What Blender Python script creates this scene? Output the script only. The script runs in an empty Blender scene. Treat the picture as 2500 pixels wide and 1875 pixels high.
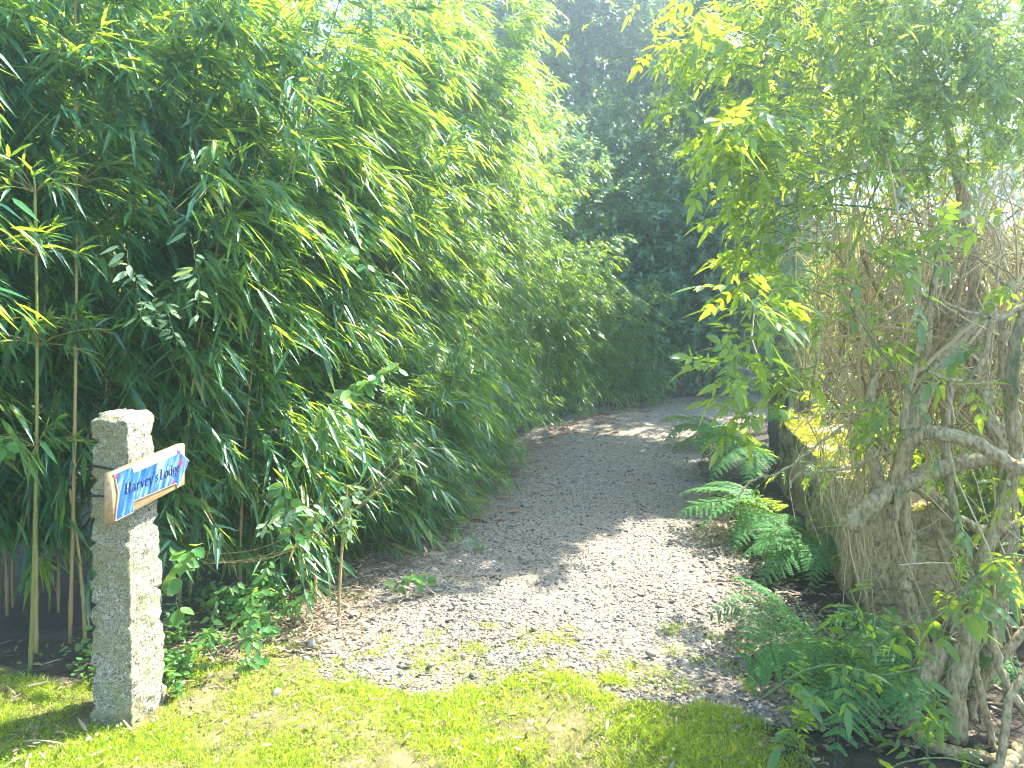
import bpy, math, random
import numpy as np
from mathutils import Vector, noise

R = math.radians
random.seed(7)
scene = bpy.context.scene
COL = scene.collection
F, HZ, CX, EYE = 740.0, 300.0, 512.0, 1.6      # focal length in px of a 1024 wide frame, horizon row, centre column, eye height


def P(px, py, Y):
    """point at distance Y seen at a picture position"""
    return np.array([(px - CX) / F * Y, Y, EYE - (py - HZ) / F * Y])


def G(px, py, z=0.0):
    return P(px, py, (EYE - z) * F / (py - HZ))


# ------------------------------------------------------------------ node helpers
def new_mat(name):
    m = bpy.data.materials.new(name)
    m.use_nodes = True
    nt = m.node_tree
    nt.nodes.clear()
    out = nt.nodes.new('ShaderNodeOutputMaterial')
    return m, nt, out


def nd(nt, kind, **kw):
    n = nt.nodes.new(kind)
    for k, v in kw.items():
        if hasattr(n, k):
            setattr(n, k, v)
        else:
            n.inputs[k].default_value = v
    return n


def ramp(nt, stops, interp='LINEAR'):
    n = nt.nodes.new('ShaderNodeValToRGB')
    cr = n.color_ramp
    cr.interpolation = interp
    while len(cr.elements) < len(stops):
        cr.elements.new(0.5)
    for e, (p, c) in zip(cr.elements, stops):
        e.position = p
        e.color = (c[0], c[1], c[2], 1)
    return n


def leaf_mat(name, stops, trans, tw=0.45, rough=0.38, spec=0.5, tvar=0.35):
    m, nt, out = new_mat(name)
    L = nt.links.new
    geo = nd(nt, 'ShaderNodeNewGeometry')
    rp = ramp(nt, stops)
    L(geo.outputs['Random Per Island'], rp.inputs[0])
    pb = nd(nt, 'ShaderNodeBsdfPrincipled')
    pb.inputs['Roughness'].default_value = rough
    pb.inputs['Specular IOR Level'].default_value = spec
    L(rp.outputs[0], pb.inputs['Base Color'])
    tl = nd(nt, 'ShaderNodeBsdfTranslucent')
    t2 = ramp(nt, [(0, [c * (1 - tvar) for c in trans]), (1, [min(1, c * (1 + tvar)) for c in trans])])
    mul = nd(nt, 'ShaderNodeMath', operation='MULTIPLY')
    mul.inputs[1].default_value = 7.31
    fr = nd(nt, 'ShaderNodeMath', operation='FRACT')
    L(geo.outputs['Random Per Island'], mul.inputs[0]); L(mul.outputs[0], fr.inputs[0])
    L(fr.outputs[0], t2.inputs[0])
    L(t2.outputs[0], tl.inputs['Color'])
    mx = nd(nt, 'ShaderNodeMixShader')
    mx.inputs[0].default_value = tw
    L(pb.outputs[0], mx.inputs[1]); L(tl.outputs[0], mx.inputs[2])
    L(mx.outputs[0], out.inputs[0])
    return m


def noise_mat(name, stops, scale=20, detail=6, rough=0.85, bump=0.4, bscale=None, bdist=0.01, stretch=(1, 1, 1), spec=0.3, second=None, coord='Object'):
    m, nt, out = new_mat(name)
    L = nt.links.new
    tc = nd(nt, 'ShaderNodeTexCoord')
    mp = nd(nt, 'ShaderNodeMapping')
    mp.inputs['Scale'].default_value = stretch
    L(tc.outputs[coord], mp.inputs[0])
    n1 = nd(nt, 'ShaderNodeTexNoise', Scale=scale, Detail=detail, Roughness=0.65)
    L(mp.outputs[0], n1.inputs['Vector'])
    rp = ramp(nt, stops)
    L(n1.outputs[0], rp.inputs[0])
    colr = rp.outputs[0]
    if second:
        sc2, lo, hi, c2 = second
        n2 = nd(nt, 'ShaderNodeTexNoise', Scale=sc2, Detail=5.0, Roughness=0.6)
        L(mp.outputs[0], n2.inputs['Vector'])
        r2 = ramp(nt, [(lo, (0, 0, 0)), (hi, (1, 1, 1))])
        L(n2.outputs[0], r2.inputs[0])
        mx = nd(nt, 'ShaderNodeMix', data_type='RGBA')
        L(r2.outputs[0], mx.inputs[0]); L(colr, mx.inputs[6])
        mx.inputs[7].default_value = (*c2, 1)
        colr = mx.outputs[2]
    pb = nd(nt, 'ShaderNodeBsdfPrincipled')
    pb.inputs['Roughness'].default_value = rough
    pb.inputs['Specular IOR Level'].default_value = spec
    L(colr, pb.inputs['Base Color'])
    nb = nd(nt, 'ShaderNodeTexNoise', Scale=bscale or scale * 1.7, Detail=6.0, Roughness=0.7)
    L(mp.outputs[0], nb.inputs['Vector'])
    bp = nd(nt, 'ShaderNodeBump', Strength=bump, Distance=bdist)
    L(nb.outputs[0], bp.inputs['Height']); L(bp.outputs[0], pb.inputs['Normal'])
    L(pb.outputs[0], out.inputs[0])
    return m


def island_mat(name, stops, rough=0.8, spec=0.3, bump=0.3, bscale=120):
    m, nt, out = new_mat(name)
    L = nt.links.new
    geo = nd(nt, 'ShaderNodeNewGeometry')
    rp = ramp(nt, stops)
    L(geo.outputs['Random Per Island'], rp.inputs[0])
    tc = nd(nt, 'ShaderNodeTexCoord')
    n = nd(nt, 'ShaderNodeTexNoise', Scale=bscale, Detail=4.0)
    L(tc.outputs['Object'], n.inputs['Vector'])
    mr = nd(nt, 'ShaderNodeMapRange')
    mr.inputs[3].default_value = 0.7; mr.inputs[4].default_value = 1.25
    L(n.outputs[0], mr.inputs[0])
    mx = nd(nt, 'ShaderNodeVectorMath', operation='SCALE')
    L(rp.outputs[0], mx.inputs[0]); L(mr.outputs[0], mx.inputs['Scale'])
    pb = nd(nt, 'ShaderNodeBsdfPrincipled')
    pb.inputs['Roughness'].default_value = rough
    pb.inputs['Specular IOR Level'].default_value = spec
    L(mx.outputs[0], pb.inputs['Base Color'])
    bp = nd(nt, 'ShaderNodeBump', Strength=bump, Distance=0.005)
    L(n.outputs[0], bp.inputs['Height']); L(bp.outputs[0], pb.inputs['Normal'])
    L(pb.outputs[0], out.inputs[0])
    return m


def plain_mat(name, col, rough=0.5, spec=0.4, metal=0.0):
    m, nt, out = new_mat(name)
    tc = nd(nt, 'ShaderNodeTexCoord')
    n = nd(nt, 'ShaderNodeTexNoise', Scale=60.0, Detail=4.0)
    nt.links.new(tc.outputs['Object'], n.inputs['Vector'])
    rp = ramp(nt, [(0.3, [c * .85 for c in col]), (0.7, [min(1, c * 1.12) for c in col])])
    nt.links.new(n.outputs[0], rp.inputs[0])
    pb = nd(nt, 'ShaderNodeBsdfPrincipled')
    pb.inputs['Roughness'].default_value = rough
    pb.inputs['Specular IOR Level'].default_value = spec
    pb.inputs['Metallic'].default_value = metal
    nt.links.new(rp.outputs[0], pb.inputs['Base Color'])
    nt.links.new(pb.outputs[0], out.inputs[0])
    return m


# ------------------------------------------------------------------ geometry helpers
def unit(v):
    return v / np.maximum(np.linalg.norm(v, axis=-1, keepdims=True), 1e-9)


PROF = {                                     # stations (t, half width) between the two points of a leaf
    'bamboo': [(.22, .95), (.55, .85)],
    'ovate': [(.18, .75), (.45, 1.0), (.75, .62)],
    'oval': [(.15, .62), (.45, 1.0), (.8, .72)],
    'lance': [(.2, .8), (.5, .95), (.8, .45)],
    'blade': [(.5, .8)],
}


class Geo:
    def __init__(self):
        self.v, self.f, self.n = [], [], 0   # faces: list of (array (m,k), material index)

    def raw(self, verts, faces, mi=0):
        verts = np.asarray(verts, dtype=np.float32).reshape(-1, 3)
        for fa in faces:
            fa = np.asarray(fa, dtype=np.int64)
            if fa.size:
                self.f.append((fa + self.n, mi))
        self.v.append(verts)
        self.n += len(verts)

    def leaves(self, p, d, nrm, L, W, prof='bamboo', droop=0.15, fold=0.0, mi=0):
        p = np.asarray(p, float); n = len(p)
        if n == 0:
            return
        d = unit(np.asarray(d, float)); nrm = np.asarray(nrm, float)
        s = unit(np.cross(d, nrm)); nrm = np.cross(s, d)
        L = np.broadcast_to(np.asarray(L, float), (n,))[:, None]
        W = np.broadcast_to(np.asarray(W, float), (n,))[:, None]
        droop = np.broadcast_to(np.asarray(droop, float), (n,))[:, None]
        g = np.array([0, 0, -1.0])

        def at(t):
            return p + d * (L * t) + g * (L * droop * t * t)
        st = PROF[prof]
        k = len(st)
        cols = [at(0.0)]
        if fold:
            for t, w in st:
                c = at(t)
                cols += [c - s * W * w / 2, c - nrm * W * w * fold, c + s * W * w / 2]
            cols.append(at(1.0))
            per = 3 * k + 2
            tri = [(0, 1, 2), (0, 2, 3)]
            quad = []
            for i in range(k - 1):
                a = 1 + 3 * i
                quad += [(a, a + 3, a + 4, a + 1), (a + 1, a + 4, a + 5, a + 2)]
            a = 1 + 3 * (k - 1)
            tri += [(a, per - 1, a + 1), (a + 1, per - 1, a + 2)]
        else:
            for t, w in st:
                c = at(t)
                cols += [c - s * W * w / 2, c + s * W * w / 2]
            cols.append(at(1.0))
            per = 2 * k + 2
            if k == 1:
                tri, quad = [], [(0, 1, 3, 2)]
            else:
                tri = [(0, 1, 2)]
                quad = []
                for i in range(k - 1):
                    a = 1 + 2 * i
                    quad.append((a, a + 2, a + 3, a + 1))
                a = 1 + 2 * (k - 1)
                tri.append((a, per - 1, a + 1))
        V = np.stack(cols, 1).reshape(-1, 3)
        off = (np.arange(n) * per)[:, None, None]
        fs = []
        if tri:
            fs.append((off + np.array(tri)[None]).reshape(-1, 3))
        if quad:
            fs.append((off + np.array(quad)[None]).reshape(-1, 4))
        self.raw(V, fs, mi)

    def tube(self, pts, rad, sides=6, mi=0, cap=True, knob=0.0):
        pts = np.asarray(pts, float)
        m = len(pts)
        rad = np.broadcast_to(np.asarray(rad, float), (m,))
        t = unit(np.gradient(pts, axis=0))
        ref = np.array([0.31, 0.77, 0.55])
        a = unit(np.cross(t, ref)); b = np.cross(t, a)
        th = np.linspace(0, 2 * np.pi, sides, endpoint=False)
        rr = rad[:, None] * np.ones((1, sides))
        if knob:
            ph = random.random() * 6
            rr = rr * (1 + knob * (np.sin(th * 3 + ph + np.arange(m)[:, None] * .35) * .5 + np.sin(np.arange(m)[:, None] * .9 + ph + th * 2) * .5))
        V = pts[:, None] + rr[..., None] * (a[:, None] * np.cos(th)[None, :, None] + b[:, None] * np.sin(th)[None, :, None])
        i = np.arange(m - 1)[:, None] * sides
        j = np.arange(sides)[None]
        j2 = (j + 1) % sides
        q = np.stack([i + j, i + j2, i + sides + j2, i + sides + j], -1).reshape(-1, 4)
        fs = [q]
        if cap:
            fs.append(np.array([list(range(sides))[::-1], [(m - 1) * sides + x for x in range(sides)]]))
        self.raw(V.reshape(-1, 3), fs, mi)

    def box(self, lo, hi, mi=0):
        x0, y0, z0 = lo; x1, y1, z1 = hi
        v = [(x0, y0, z0), (x1, y0, z0), (x1, y1, z0), (x0, y1, z0), (x0, y0, z1), (x1, y0, z1), (x1, y1, z1), (x0, y1, z1)]
        self.raw(v, [[(0, 3, 2, 1), (4, 5, 6, 7), (0, 1, 5, 4), (1, 2, 6, 5), (2, 3, 7, 6), (3, 0, 4, 7)]], mi)

    def obj(self, name, mats, parent=None, smooth=False, origin=(0, 0, 0)):
        if not isinstance(mats, (list, tuple)):
            mats = [mats]
        me = bpy.data.meshes.new(name)
        V = np.concatenate(self.v) - np.asarray(origin, dtype=np.float32)
        me.vertices.add(len(V))
        me.vertices.foreach_set('co', V.astype(np.float32).ravel())
        loops = np.concatenate([f.ravel() for f, _ in self.f])
        tot = np.concatenate([np.full(len(f), f.shape[1]) for f, _ in self.f])
        mis = np.concatenate([np.full(len(f), mi) for f, mi in self.f])
        start = np.concatenate([[0], np.cumsum(tot)[:-1]])
        me.loops.add(len(loops))
        me.loops.foreach_set('vertex_index', loops.astype(np.int32))
        me.polygons.add(len(tot))
        me.polygons.foreach_set('loop_start', start.astype(np.int32))
        me.polygons.foreach_set('material_index', mis.astype(np.int32))
        if smooth:
            me.polygons.foreach_set('use_smooth', np.ones(len(tot), dtype=bool))
        for m in mats:
            me.materials.append(m)
        me.update(calc_edges=True)
        me.validate()
        o = bpy.data.objects.new(name, me)
        COL.objects.link(o)
        o.location = origin
        if parent is not None:
            o.parent = parent
            o.location = Vector(origin) - parent.location
        return o


def thing(name, label, cat, loc=(0, 0, 0), group=None):
    o = bpy.data.objects.new(name, None)
    COL.objects.link(o)
    o.location = Vector([float(x) for x in loc])
    return tag(o, label, cat, group)


def tag(o, label, cat, group=None):
    o['label'] = label; o['category'] = cat
    if group:
        o['group'] = group
    return o


def kind(o, k, label=None, cat=None):
    o['kind'] = k
    if label:
        o['label'] = label
    if cat:
        o['category'] = cat
    return o


def smooth_line(pts, n, jit=0.0, rng=None):
    """Catmull-Rom through points"""
    pts = np.asarray(pts, float)
    q = np.vstack([2 * pts[0] - pts[1], pts, 2 * pts[-1] - pts[-2]])
    out = []
    seg = len(pts) - 1
    for u in np.linspace(0, seg - 1e-6, n):
        i = int(u); t = u - i
        a, b, c, d = q[i], q[i + 1], q[i + 2], q[i + 3]
        out.append(.5 * ((2 * b) + (c - a) * t + (2 * a - 5 * b + 4 * c - d) * t * t + (3 * b - a - 3 * c + d) * t ** 3))
    out = np.array(out)
    if jit and rng is not None:
        out += rng.normal(0, jit, out.shape)
    return out


UP = np.array([0, 0, 1.0])

# ------------------------------------------------------------------ materials
M = {}
M['bamboo'] = leaf_mat('bamboo_leaf', [(0, (.010, .085, .060)), (.5, (.020, .125, .068)), (.86, (.045, .165, .055)), (.96, (.13, .20, .04)), (1, (.32, .24, .09))], (.46, .66, .035), .44, .32, .6)
M['laurel'] = leaf_mat('laurel_leaf', [(0, (.05, .15, .09)), (.7, (.075, .2, .10)), (1, (.12, .24, .09))], (.36, .55, .07), .3, .26, .7)
M['wood_leaf'] = leaf_mat('woodland_leaf', [(0, (.035, .09, .06)), (1, (.065, .14, .075))], (.34, .48, .06), .38, .45, .4)
M['jasmine'] = leaf_mat('jasmine_leaf', [(0, (.030, .120, .045)), (.6, (.050, .165, .045)), (1, (.10, .22, .04))], (.62, .78, .03), .52, .34, .6)
M['fern'] = leaf_mat('fern_leaf', [(0, (.035, .16, .065)), (.7, (.065, .20, .055)), (.96, (.09, .22, .05)), (1, (.2, .17, .07))], (.42, .62, .05), .42, .62, .22)
M['weed'] = leaf_mat('weed_leaf', [(0, (.040, .15, .05)), (.6, (.07, .2, .05)), (1, (.14, .25, .06))], (.42, .58, .05), .4, .4, .4)
M['pale_weed'] = leaf_mat('pale_leaf', [(0, (.10, .2, .10)), (.6, (.2, .3, .16)), (1, (.3, .38, .2))], (.45, .58, .16), .35, .5, .4)
M['juniper'] = leaf_mat('feathery_leaf', [(0, (.09, .17, .08)), (1, (.2, .28, .12))], (.45, .55, .14), .4, .5, .3)
M['grass'] = leaf_mat('grass_blade', [(0, (.08, .18, .02)), (.5, (.17, .26, .02)), (.8, (.28, .32, .025)), (1, (.46, .40, .13))], (.58, .74, .03), .46, .4, .4)
M['dry'] = leaf_mat('dry_leaf', [(0, (.10, .07, .045)), (.5, (.21, .16, .105)), (1, (.36, .30, .22))], (.3, .22, .12), .15, .7, .2)
M['brown_leaf'] = leaf_mat('brown_leaf', [(0, (.14, .05, .03)), (.4, (.27, .11, .06)), (.7, (.40, .2, .11)), (1, (.52, .42, .1))], (.4, .2, .06), .2, .6, .3)
M['cane'] = noise_mat('bamboo_cane', [(.3, (.10, .13, .035)), (.6, (.26, .25, .07)), (.8, (.34, .27, .12))], 9, 4, .45, .15, 60, .003, (1, 1, .25), .45)
M['dry_cane'] = noise_mat('dry_cane', [(.25, (.22, .13, .055)), (.55, (.42, .29, .13)), (.8, (.52, .40, .22))], 12, 5, .55, .2, 60, .003, (1, 1, .2), .35)
M['twig'] = island_mat('twig_bark', [(0, (.20, .15, .07)), (.5, (.45, .36, .175)), (1, (.62, .52, .28))], .85, .25, .4, 160)
M['bark'] = noise_mat('old_bark', [(.32, (.12, .09, .042)), (.47, (.36, .285, .14)), (.68, (.58, .49, .27))], 80, 9, .9, 1.0, 75, .018, (1, 1, .35), .2, second=(11, .58, .72, (.10, .12, .045)))
M['trunk'] = noise_mat('tree_bark', [(.3, (.035, .030, .025)), (.7, (.12, .10, .08))], 14, 6, .9, .8, 30, .02, (1, 1, .3), .2)
M['shoot'] = noise_mat('green_shoot', [(.3, (.05, .11, .03)), (.7, (.16, .2, .07))], 30, 3, .5, .1)
M['soil'] = noise_mat('soil', [(.3, (.030, .023, .018)), (.55, (.07, .055, .042)), (.8, (.14, .115, .09))], 9, 10, .95, .9, 35, .03, coord='Object')
M['lawn'] = noise_mat('lawn_soil', [(.3, (.07, .065, .025)), (.5, (.14, .125, .045)), (.72, (.27, .21, .12))], 7, 9, .95, .7, 60, .02)
M['stonewall'] = noise_mat('mossy_wall_stone', [(.34, (.18, .14, .06)), (.5, (.48, .385, .18)), (.7, (.64, .53, .28))], 34, 10, .93, 1.0, 55, .03, second=(5, .52, .64, (.12, .13, .035)))
M['moss'] = leaf_mat('moss', [(0, (.11, .13, .02)), (.6, (.22, .24, .03)), (1, (.34, .33, .05))], (.6, .6, .05), .35, .8, .2)
M['tie'] = plain_mat('black_cable', (.012, .012, .014), .5, .4)


def granite():
    m, nt, out = new_mat('lichen_granite')
    L = nt.links.new
    tc = nd(nt, 'ShaderNodeTexCoord')
    v = nd(nt, 'ShaderNodeTexVoronoi', Scale=230.0)
    L(tc.outputs['Object'], v.inputs['Vector'])
    bw = nd(nt, 'ShaderNodeSeparateColor')
    L(v.outputs['Color'], bw.inputs[0])
    r1 = ramp(nt, [(0, (.025, .025, .02)), (.17, (.07, .065, .05)), (.25, (.23, .21, .165)), (.65, (.40, .36, .285)), (1, (.55, .505, .42))])
    L(bw.outputs[0], r1.inputs[0])
    n2 = nd(nt, 'ShaderNodeTexNoise', Scale=6.0, Detail=8.0, Roughness=0.7)
    L(tc.outputs['Object'], n2.inputs['Vector'])
    n3 = nd(nt, 'ShaderNodeTexNoise', Scale=70.0, Detail=4.0, Roughness=0.7)
    L(tc.outputs['Object'], n3.inputs['Vector'])
    ad = nd(nt, 'ShaderNodeMath', operation='MULTIPLY_ADD')
    ad.inputs[1].default_value = .55
    L(n3.outputs[0], ad.inputs[0]); L(n2.outputs[0], ad.inputs[2])
    geo = nd(nt, 'ShaderNodeNewGeometry')
    sx = nd(nt, 'ShaderNodeSeparateXYZ')
    L(geo.outputs['Normal'], sx.inputs[0])           # lichen, laid heavier on the front face to paint in its shade
    md = nd(nt, 'ShaderNodeMath', operation='MULTIPLY_ADD')
    md.inputs[1].default_value = -.11
    L(sx.outputs[1], md.inputs[0]); L(ad.outputs[0], md.inputs[2])
    r2 = ramp(nt, [(.73, (0, 0, 0)), (.94, (.75, .75, .75))])
    L(md.outputs[0], r2.inputs[0])
    mx = nd(nt, 'ShaderNodeMix', data_type='RGBA')
    L(r2.outputs[0], mx.inputs[0]); L(r1.outputs[0], mx.inputs[6])
    mx.inputs[7].default_value = (.20, .195, .06, 1)
    pb = nd(nt, 'ShaderNodeBsdfPrincipled')
    pb.inputs['Roughness'].default_value = .9
    L(mx.outputs[2], pb.inputs['Base Color'])
    nb = nd(nt, 'ShaderNodeTexNoise', Scale=90.0, Detail=6.0, Roughness=0.7)
    L(tc.outputs['Object'], nb.inputs['Vector'])
    bp = nd(nt, 'ShaderNodeBump', Strength=1.0, Distance=.012)
    L(nb.outputs[0], bp.inputs['Height']); L(bp.outputs[0], pb.inputs['Normal'])
    L(pb.outputs[0], out.inputs[0])
    return m


M['granite'] = granite()


def gravel_ground():
    m, nt, out = new_mat('gravel_bed')
    L = nt.links.new
    tc = nd(nt, 'ShaderNodeTexCoord')
    v = nd(nt, 'ShaderNodeTexVoronoi', Scale=75.0)
    L(tc.outputs['Object'], v.inputs['Vector'])
    sc = nd(nt, 'ShaderNodeSeparateColor')
    L(v.outputs['Color'], sc.inputs[0])
    r1 = ramp(nt, [(0, (.10, .085, .07)), (.4, (.23, .195, .155)), (1, (.40, .35, .28))])
    L(sc.outputs[0], r1.inputs[0])
    n2 = nd(nt, 'ShaderNodeTexNoise', Scale=2.2, Detail=7.0, Roughness=0.65)
    L(tc.outputs['Object'], n2.inputs['Vector'])
    r2 = ramp(nt, [(.42, (0, 0, 0)), (.68, (.8, .8, .8))])
    L(n2.outputs[0], r2.inputs[0])
    mx = nd(nt, 'ShaderNodeMix', data_type='RGBA')
    L(r2.outputs[0], mx.inputs[0]); L(r1.outputs[0], mx.inputs[6])
    mx.inputs[7].default_value = (.27, .205, .135, 1)
    pb = nd(nt, 'ShaderNodeBsdfPrincipled')
    pb.inputs['Roughness'].default_value = .9
    L(mx.outputs[2], pb.inputs['Base Color'])
    nb = nd(nt, 'ShaderNodeTexNoise', Scale=60.0, Detail=8.0, Roughness=0.75)
    L(tc.outputs['Object'], nb.inputs['Vector'])
    bp = nd(nt, 'ShaderNodeBump', Strength=1.0, Distance=.02)
    L(nb.outputs[0], bp.inputs['Height']); L(bp.outputs[0], pb.inputs['Normal'])
    L(pb.outputs[0], out.inputs[0])
    return m


M['gravel_bed'] = gravel_ground()
M['pebble'] = island_mat('gravel_stone', [(0, (.05, .045, .045)), (.35, (.16, .14, .12)), (.75, (.29, .25, .20)), (1, (.46, .42, .36))], .8, .35, .5, 150)

# ------------------------------------------------------------------ setting: ground, path, lawn
rng = np.random.default_rng(3)
LEFT = np.array([(-1.75, 2.0), (-1.30, 3.0), (-1.08, 3.6), (-.95, 4.4), (-.78, 5.4), (-.42, 7.0), (.22, 9.1), (1.2, 10.9), (2.9, 12.1), (6, 12.9)])
RIGHT = np.array([(1.25, 2.0), (1.28, 3.0), (1.35, 3.8), (1.45, 4.8), (1.60, 5.8), (1.82, 7.2), (2.2, 8.5), (2.85, 9.6), (4.2, 10.4), (6.5, 10.8)])


def edge_x(line, y):
    return np.interp(y, line[:, 1], line[:, 0])


def gz(x, y):
    return 0.018 * math.sin(x * 2.1 + 1.3) * math.cos(y * 1.7) + 0.012 * math.sin(x * 5.3 + y * 4.1)


def gz_np(x, y):
    return 0.018 * np.sin(x * 2.1 + 1.3) * np.cos(y * 1.7) + 0.012 * np.sin(x * 5.3 + y * 4.1)


def grid_sheet(name, us, vs, fxy, lift, mat):
    n, m = len(us), len(vs)
    V = []
    for u in us:
        for v in vs:
            x, y = fxy(u, v)
            V.append((x, y, gz(x, y) * max(0, 1 - max(0, abs(x) - 5) / 6) * max(0, 1 - max(0, y - 14) / 6) + lift))
    q = [(i * m + j, (i + 1) * m + j, (i + 1) * m + j + 1, i * m + j + 1) for i in range(n - 1) for j in range(m - 1)]
    g = Geo(); g.raw(V, [q])
    return g.obj(name, mat, smooth=True)


def dense(lo, hi, far):
    core = np.linspace(lo, hi, int((hi - lo) / .12))
    return np.concatenate([[-far, -far * .6, -far * .35], core, [far * .35, far * .6, far]])


g_o = grid_sheet('ground', dense(-6, 7, 38), dense(-1, 14, 38), lambda u, v: (u, v), 0, M['soil'])
kind(g_o, 'structure')


def path_xy(u, v):
    l, r = edge_x(LEFT, v), edge_x(RIGHT, v)
    wob = .07 * noise.noise(Vector((v * 2.3, u * 2.2, 0))) + .05 * noise.noise(Vector((v * 7, u * 3, 4)))
    return l + (r - l) * u + wob * (1 if u < .1 or u > .9 else 0), v + .05 * noise.noise(Vector((u * 9, v, 2)))


pth = grid_sheet('gravel_path', np.linspace(0, 1, 22), np.linspace(2.78, 12.6, 110), path_xy, .012, M['gravel_bed'])
kind(pth, 'structure')


def lawn_edge(x):
    return 2.93 - .12 * x + .16 * math.exp(-((x + 1.0) / .5) ** 2) + .10 * math.sin(x * 4.2 + .5) + .05 * math.sin(x * 11) - .55 * max(0, x - 1.05)


def lawn_xy(u, v):
    x = -4.0 + 4.95 * u
    return x, -1.0 + (lawn_edge(x) + 1.0) * v


lw = grid_sheet('lawn', np.linspace(0, 1, 70), np.concatenate([np.linspace(0, .7, 8), np.linspace(.72, 1, 20)]), lawn_xy, .020, M['lawn'])
kind(lw, 'structure')

# ---- gravel: crushed stones by the ten thousand
OCT_V = np.array([(1, 0, 0), (-1, 0, 0), (0, 1, 0), (0, -1, 0), (0, 0, 1), (0, 0, -1)], float)
OCT_F = np.array([(0, 2, 4), (2, 1, 4), (1, 3, 4), (3, 0, 4), (2, 0, 5), (1, 2, 5), (3, 1, 5), (0, 3, 5)])
OCT2_V = np.array([(1, .1, -.3), (.35, .9, -.3), (-.7, .75, -.3), (-1, -.2, -.3), (-.3, -.95, -.3), (.75, -.7, -.3), (.6, .15, .6), (.1, .5, .75), (-.55, .2, .5), (-.3, -.5, .65), (.35, -.4, .7)], float)
OCT2_F = np.array([(0, 1, 6), (1, 7, 6), (1, 2, 7), (2, 8, 7), (2, 3, 8), (3, 9, 8), (3, 4, 9), (4, 10, 9), (4, 5, 10), (5, 6, 10), (5, 0, 6), (6, 7, 10), (7, 8, 9), (7, 9, 10), (0, 5, 4), (0, 4, 3), (0, 3, 2), (0, 2, 1)])
_t = (1 + 5 ** .5) / 2
ICO_V = unit(np.array([(-1, _t, 0), (1, _t, 0), (-1, -_t, 0), (1, -_t, 0), (0, -1, _t), (0, 1, _t), (0, -1, -_t), (0, 1, -_t), (_t, 0, -1), (_t, 0, 1), (-_t, 0, -1), (-_t, 0, 1)], float))
ICO_F = np.array([(0, 11, 5), (0, 5, 1), (0, 1, 7), (0, 7, 10), (0, 10, 11), (1, 5, 9), (5, 11, 4), (11, 10, 2), (10, 7, 6), (7, 1, 8), (3, 9, 4), (3, 4, 2), (3, 2, 6), (3, 6, 8), (3, 8, 9), (4, 9, 5), (2, 4, 11), (6, 2, 10), (8, 6, 7), (9, 8, 1)])


def chips(g, xy, size, base_v, base_f, rng, lift=.012, flat=(.3, .75)):
    n = len(xy)
    V = base_v[None] * rng.uniform(.6, 1.3, (n, len(base_v), 1))
    sc = np.stack([rng.uniform(.7, 1.3, n), rng.uniform(.6, 1.0, n), rng.uniform(flat[0], flat[1], n)], 1) * size[:, None]
    V = V * sc[:, None]
    a = rng.uniform(0, 6.28, n)
    tilt = rng.normal(0, .35, n)
    V = np.stack([V[..., 0], V[..., 1] * np.cos(tilt)[:, None] - V[..., 2] * np.sin(tilt)[:, None], V[..., 1] * np.sin(tilt)[:, None] + V[..., 2] * np.cos(tilt)[:, None]], -1)
    ca, sa = np.cos(a)[:, None], np.sin(a)[:, None]
    V = np.stack([V[..., 0] * ca - V[..., 1] * sa, V[..., 0] * sa + V[..., 1] * ca, V[..., 2]], -1)
    z = gz_np(xy[:, 0], xy[:, 1]) + lift + sc[:, 2] * .35
    V = V + np.stack([xy[:, 0], xy[:, 1], z], 1)[:, None]
    off = (np.arange(n) * len(base_v))[:, None, None]
    g.raw(V.reshape(-1, 3), [(off + base_f[None]).reshape(-1, 3)])


def path_points(n, rng, y0=2.75, y1=12.0, spill=.18):
    y = 1 / rng.uniform(1 / y1, 1 / y0, n)            # more stones near, where they show
    l, r = edge_x(LEFT, y), edge_x(RIGHT, y)
    u = rng.uniform(0, 1, n)
    x = l - spill + (r - l + 2 * spill) * u
    return np.stack([x, y], 1)


g = Geo()
xy = path_points(60000, rng)
chips(g, xy, np.abs(rng.lognormal(math.log(.0045), .42, len(xy))) * (1 + .05 * (xy[:, 1] - 3)), OCT_V, OCT_F, rng)
xy = path_points(5000, rng)
chips(g, xy, np.abs(rng.lognormal(math.log(.0105), .38, len(xy))), OCT2_V, OCT2_F, rng, flat=(.25, .5))
gr = g.obj('gravel', M['pebble'])
kind(gr, 'stuff', 'crushed grey and cream gravel covering the driveway', 'gravel')

# larger loose stones, each a thing of its own
spots = [(980, 1330, .034, 'dark brown pointed stone alone on the sunlit gravel'), (672, 1408, .050, 'white split stone with dark flank at the left path edge'), (1110, 1402, .022, 'pale flat stone in the middle of the sunlit gravel'),
         (1405, 1427, .034, 'pale oval stone beside a dark stone near the grass'), (1372, 1450, .026, 'dark wedge stone touching the pale oval stone'), (1290, 1240, .026, None), (1125, 1218, .034, None), (1142, 1200, .03, None),
         (1012, 1120, .03, None), (1085, 1120, .028, None), (885, 1445, .030, None), (930, 1450, .034, None), (1250, 1290, .02, None), (1450, 1180, .03, None), (1545, 1200, .024, None), (1600, 1330, .032, None), (1230, 1385, .028, None),
         (760, 1330, .03, None), (790, 1365, .025, None), (1640, 1200, .028, None), (1560, 1260, .034, None), (1480, 1290, .022, None), (1390, 1105, .03, None), (1210, 1060, .03, None), (1660, 1280, .03, None)]
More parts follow.
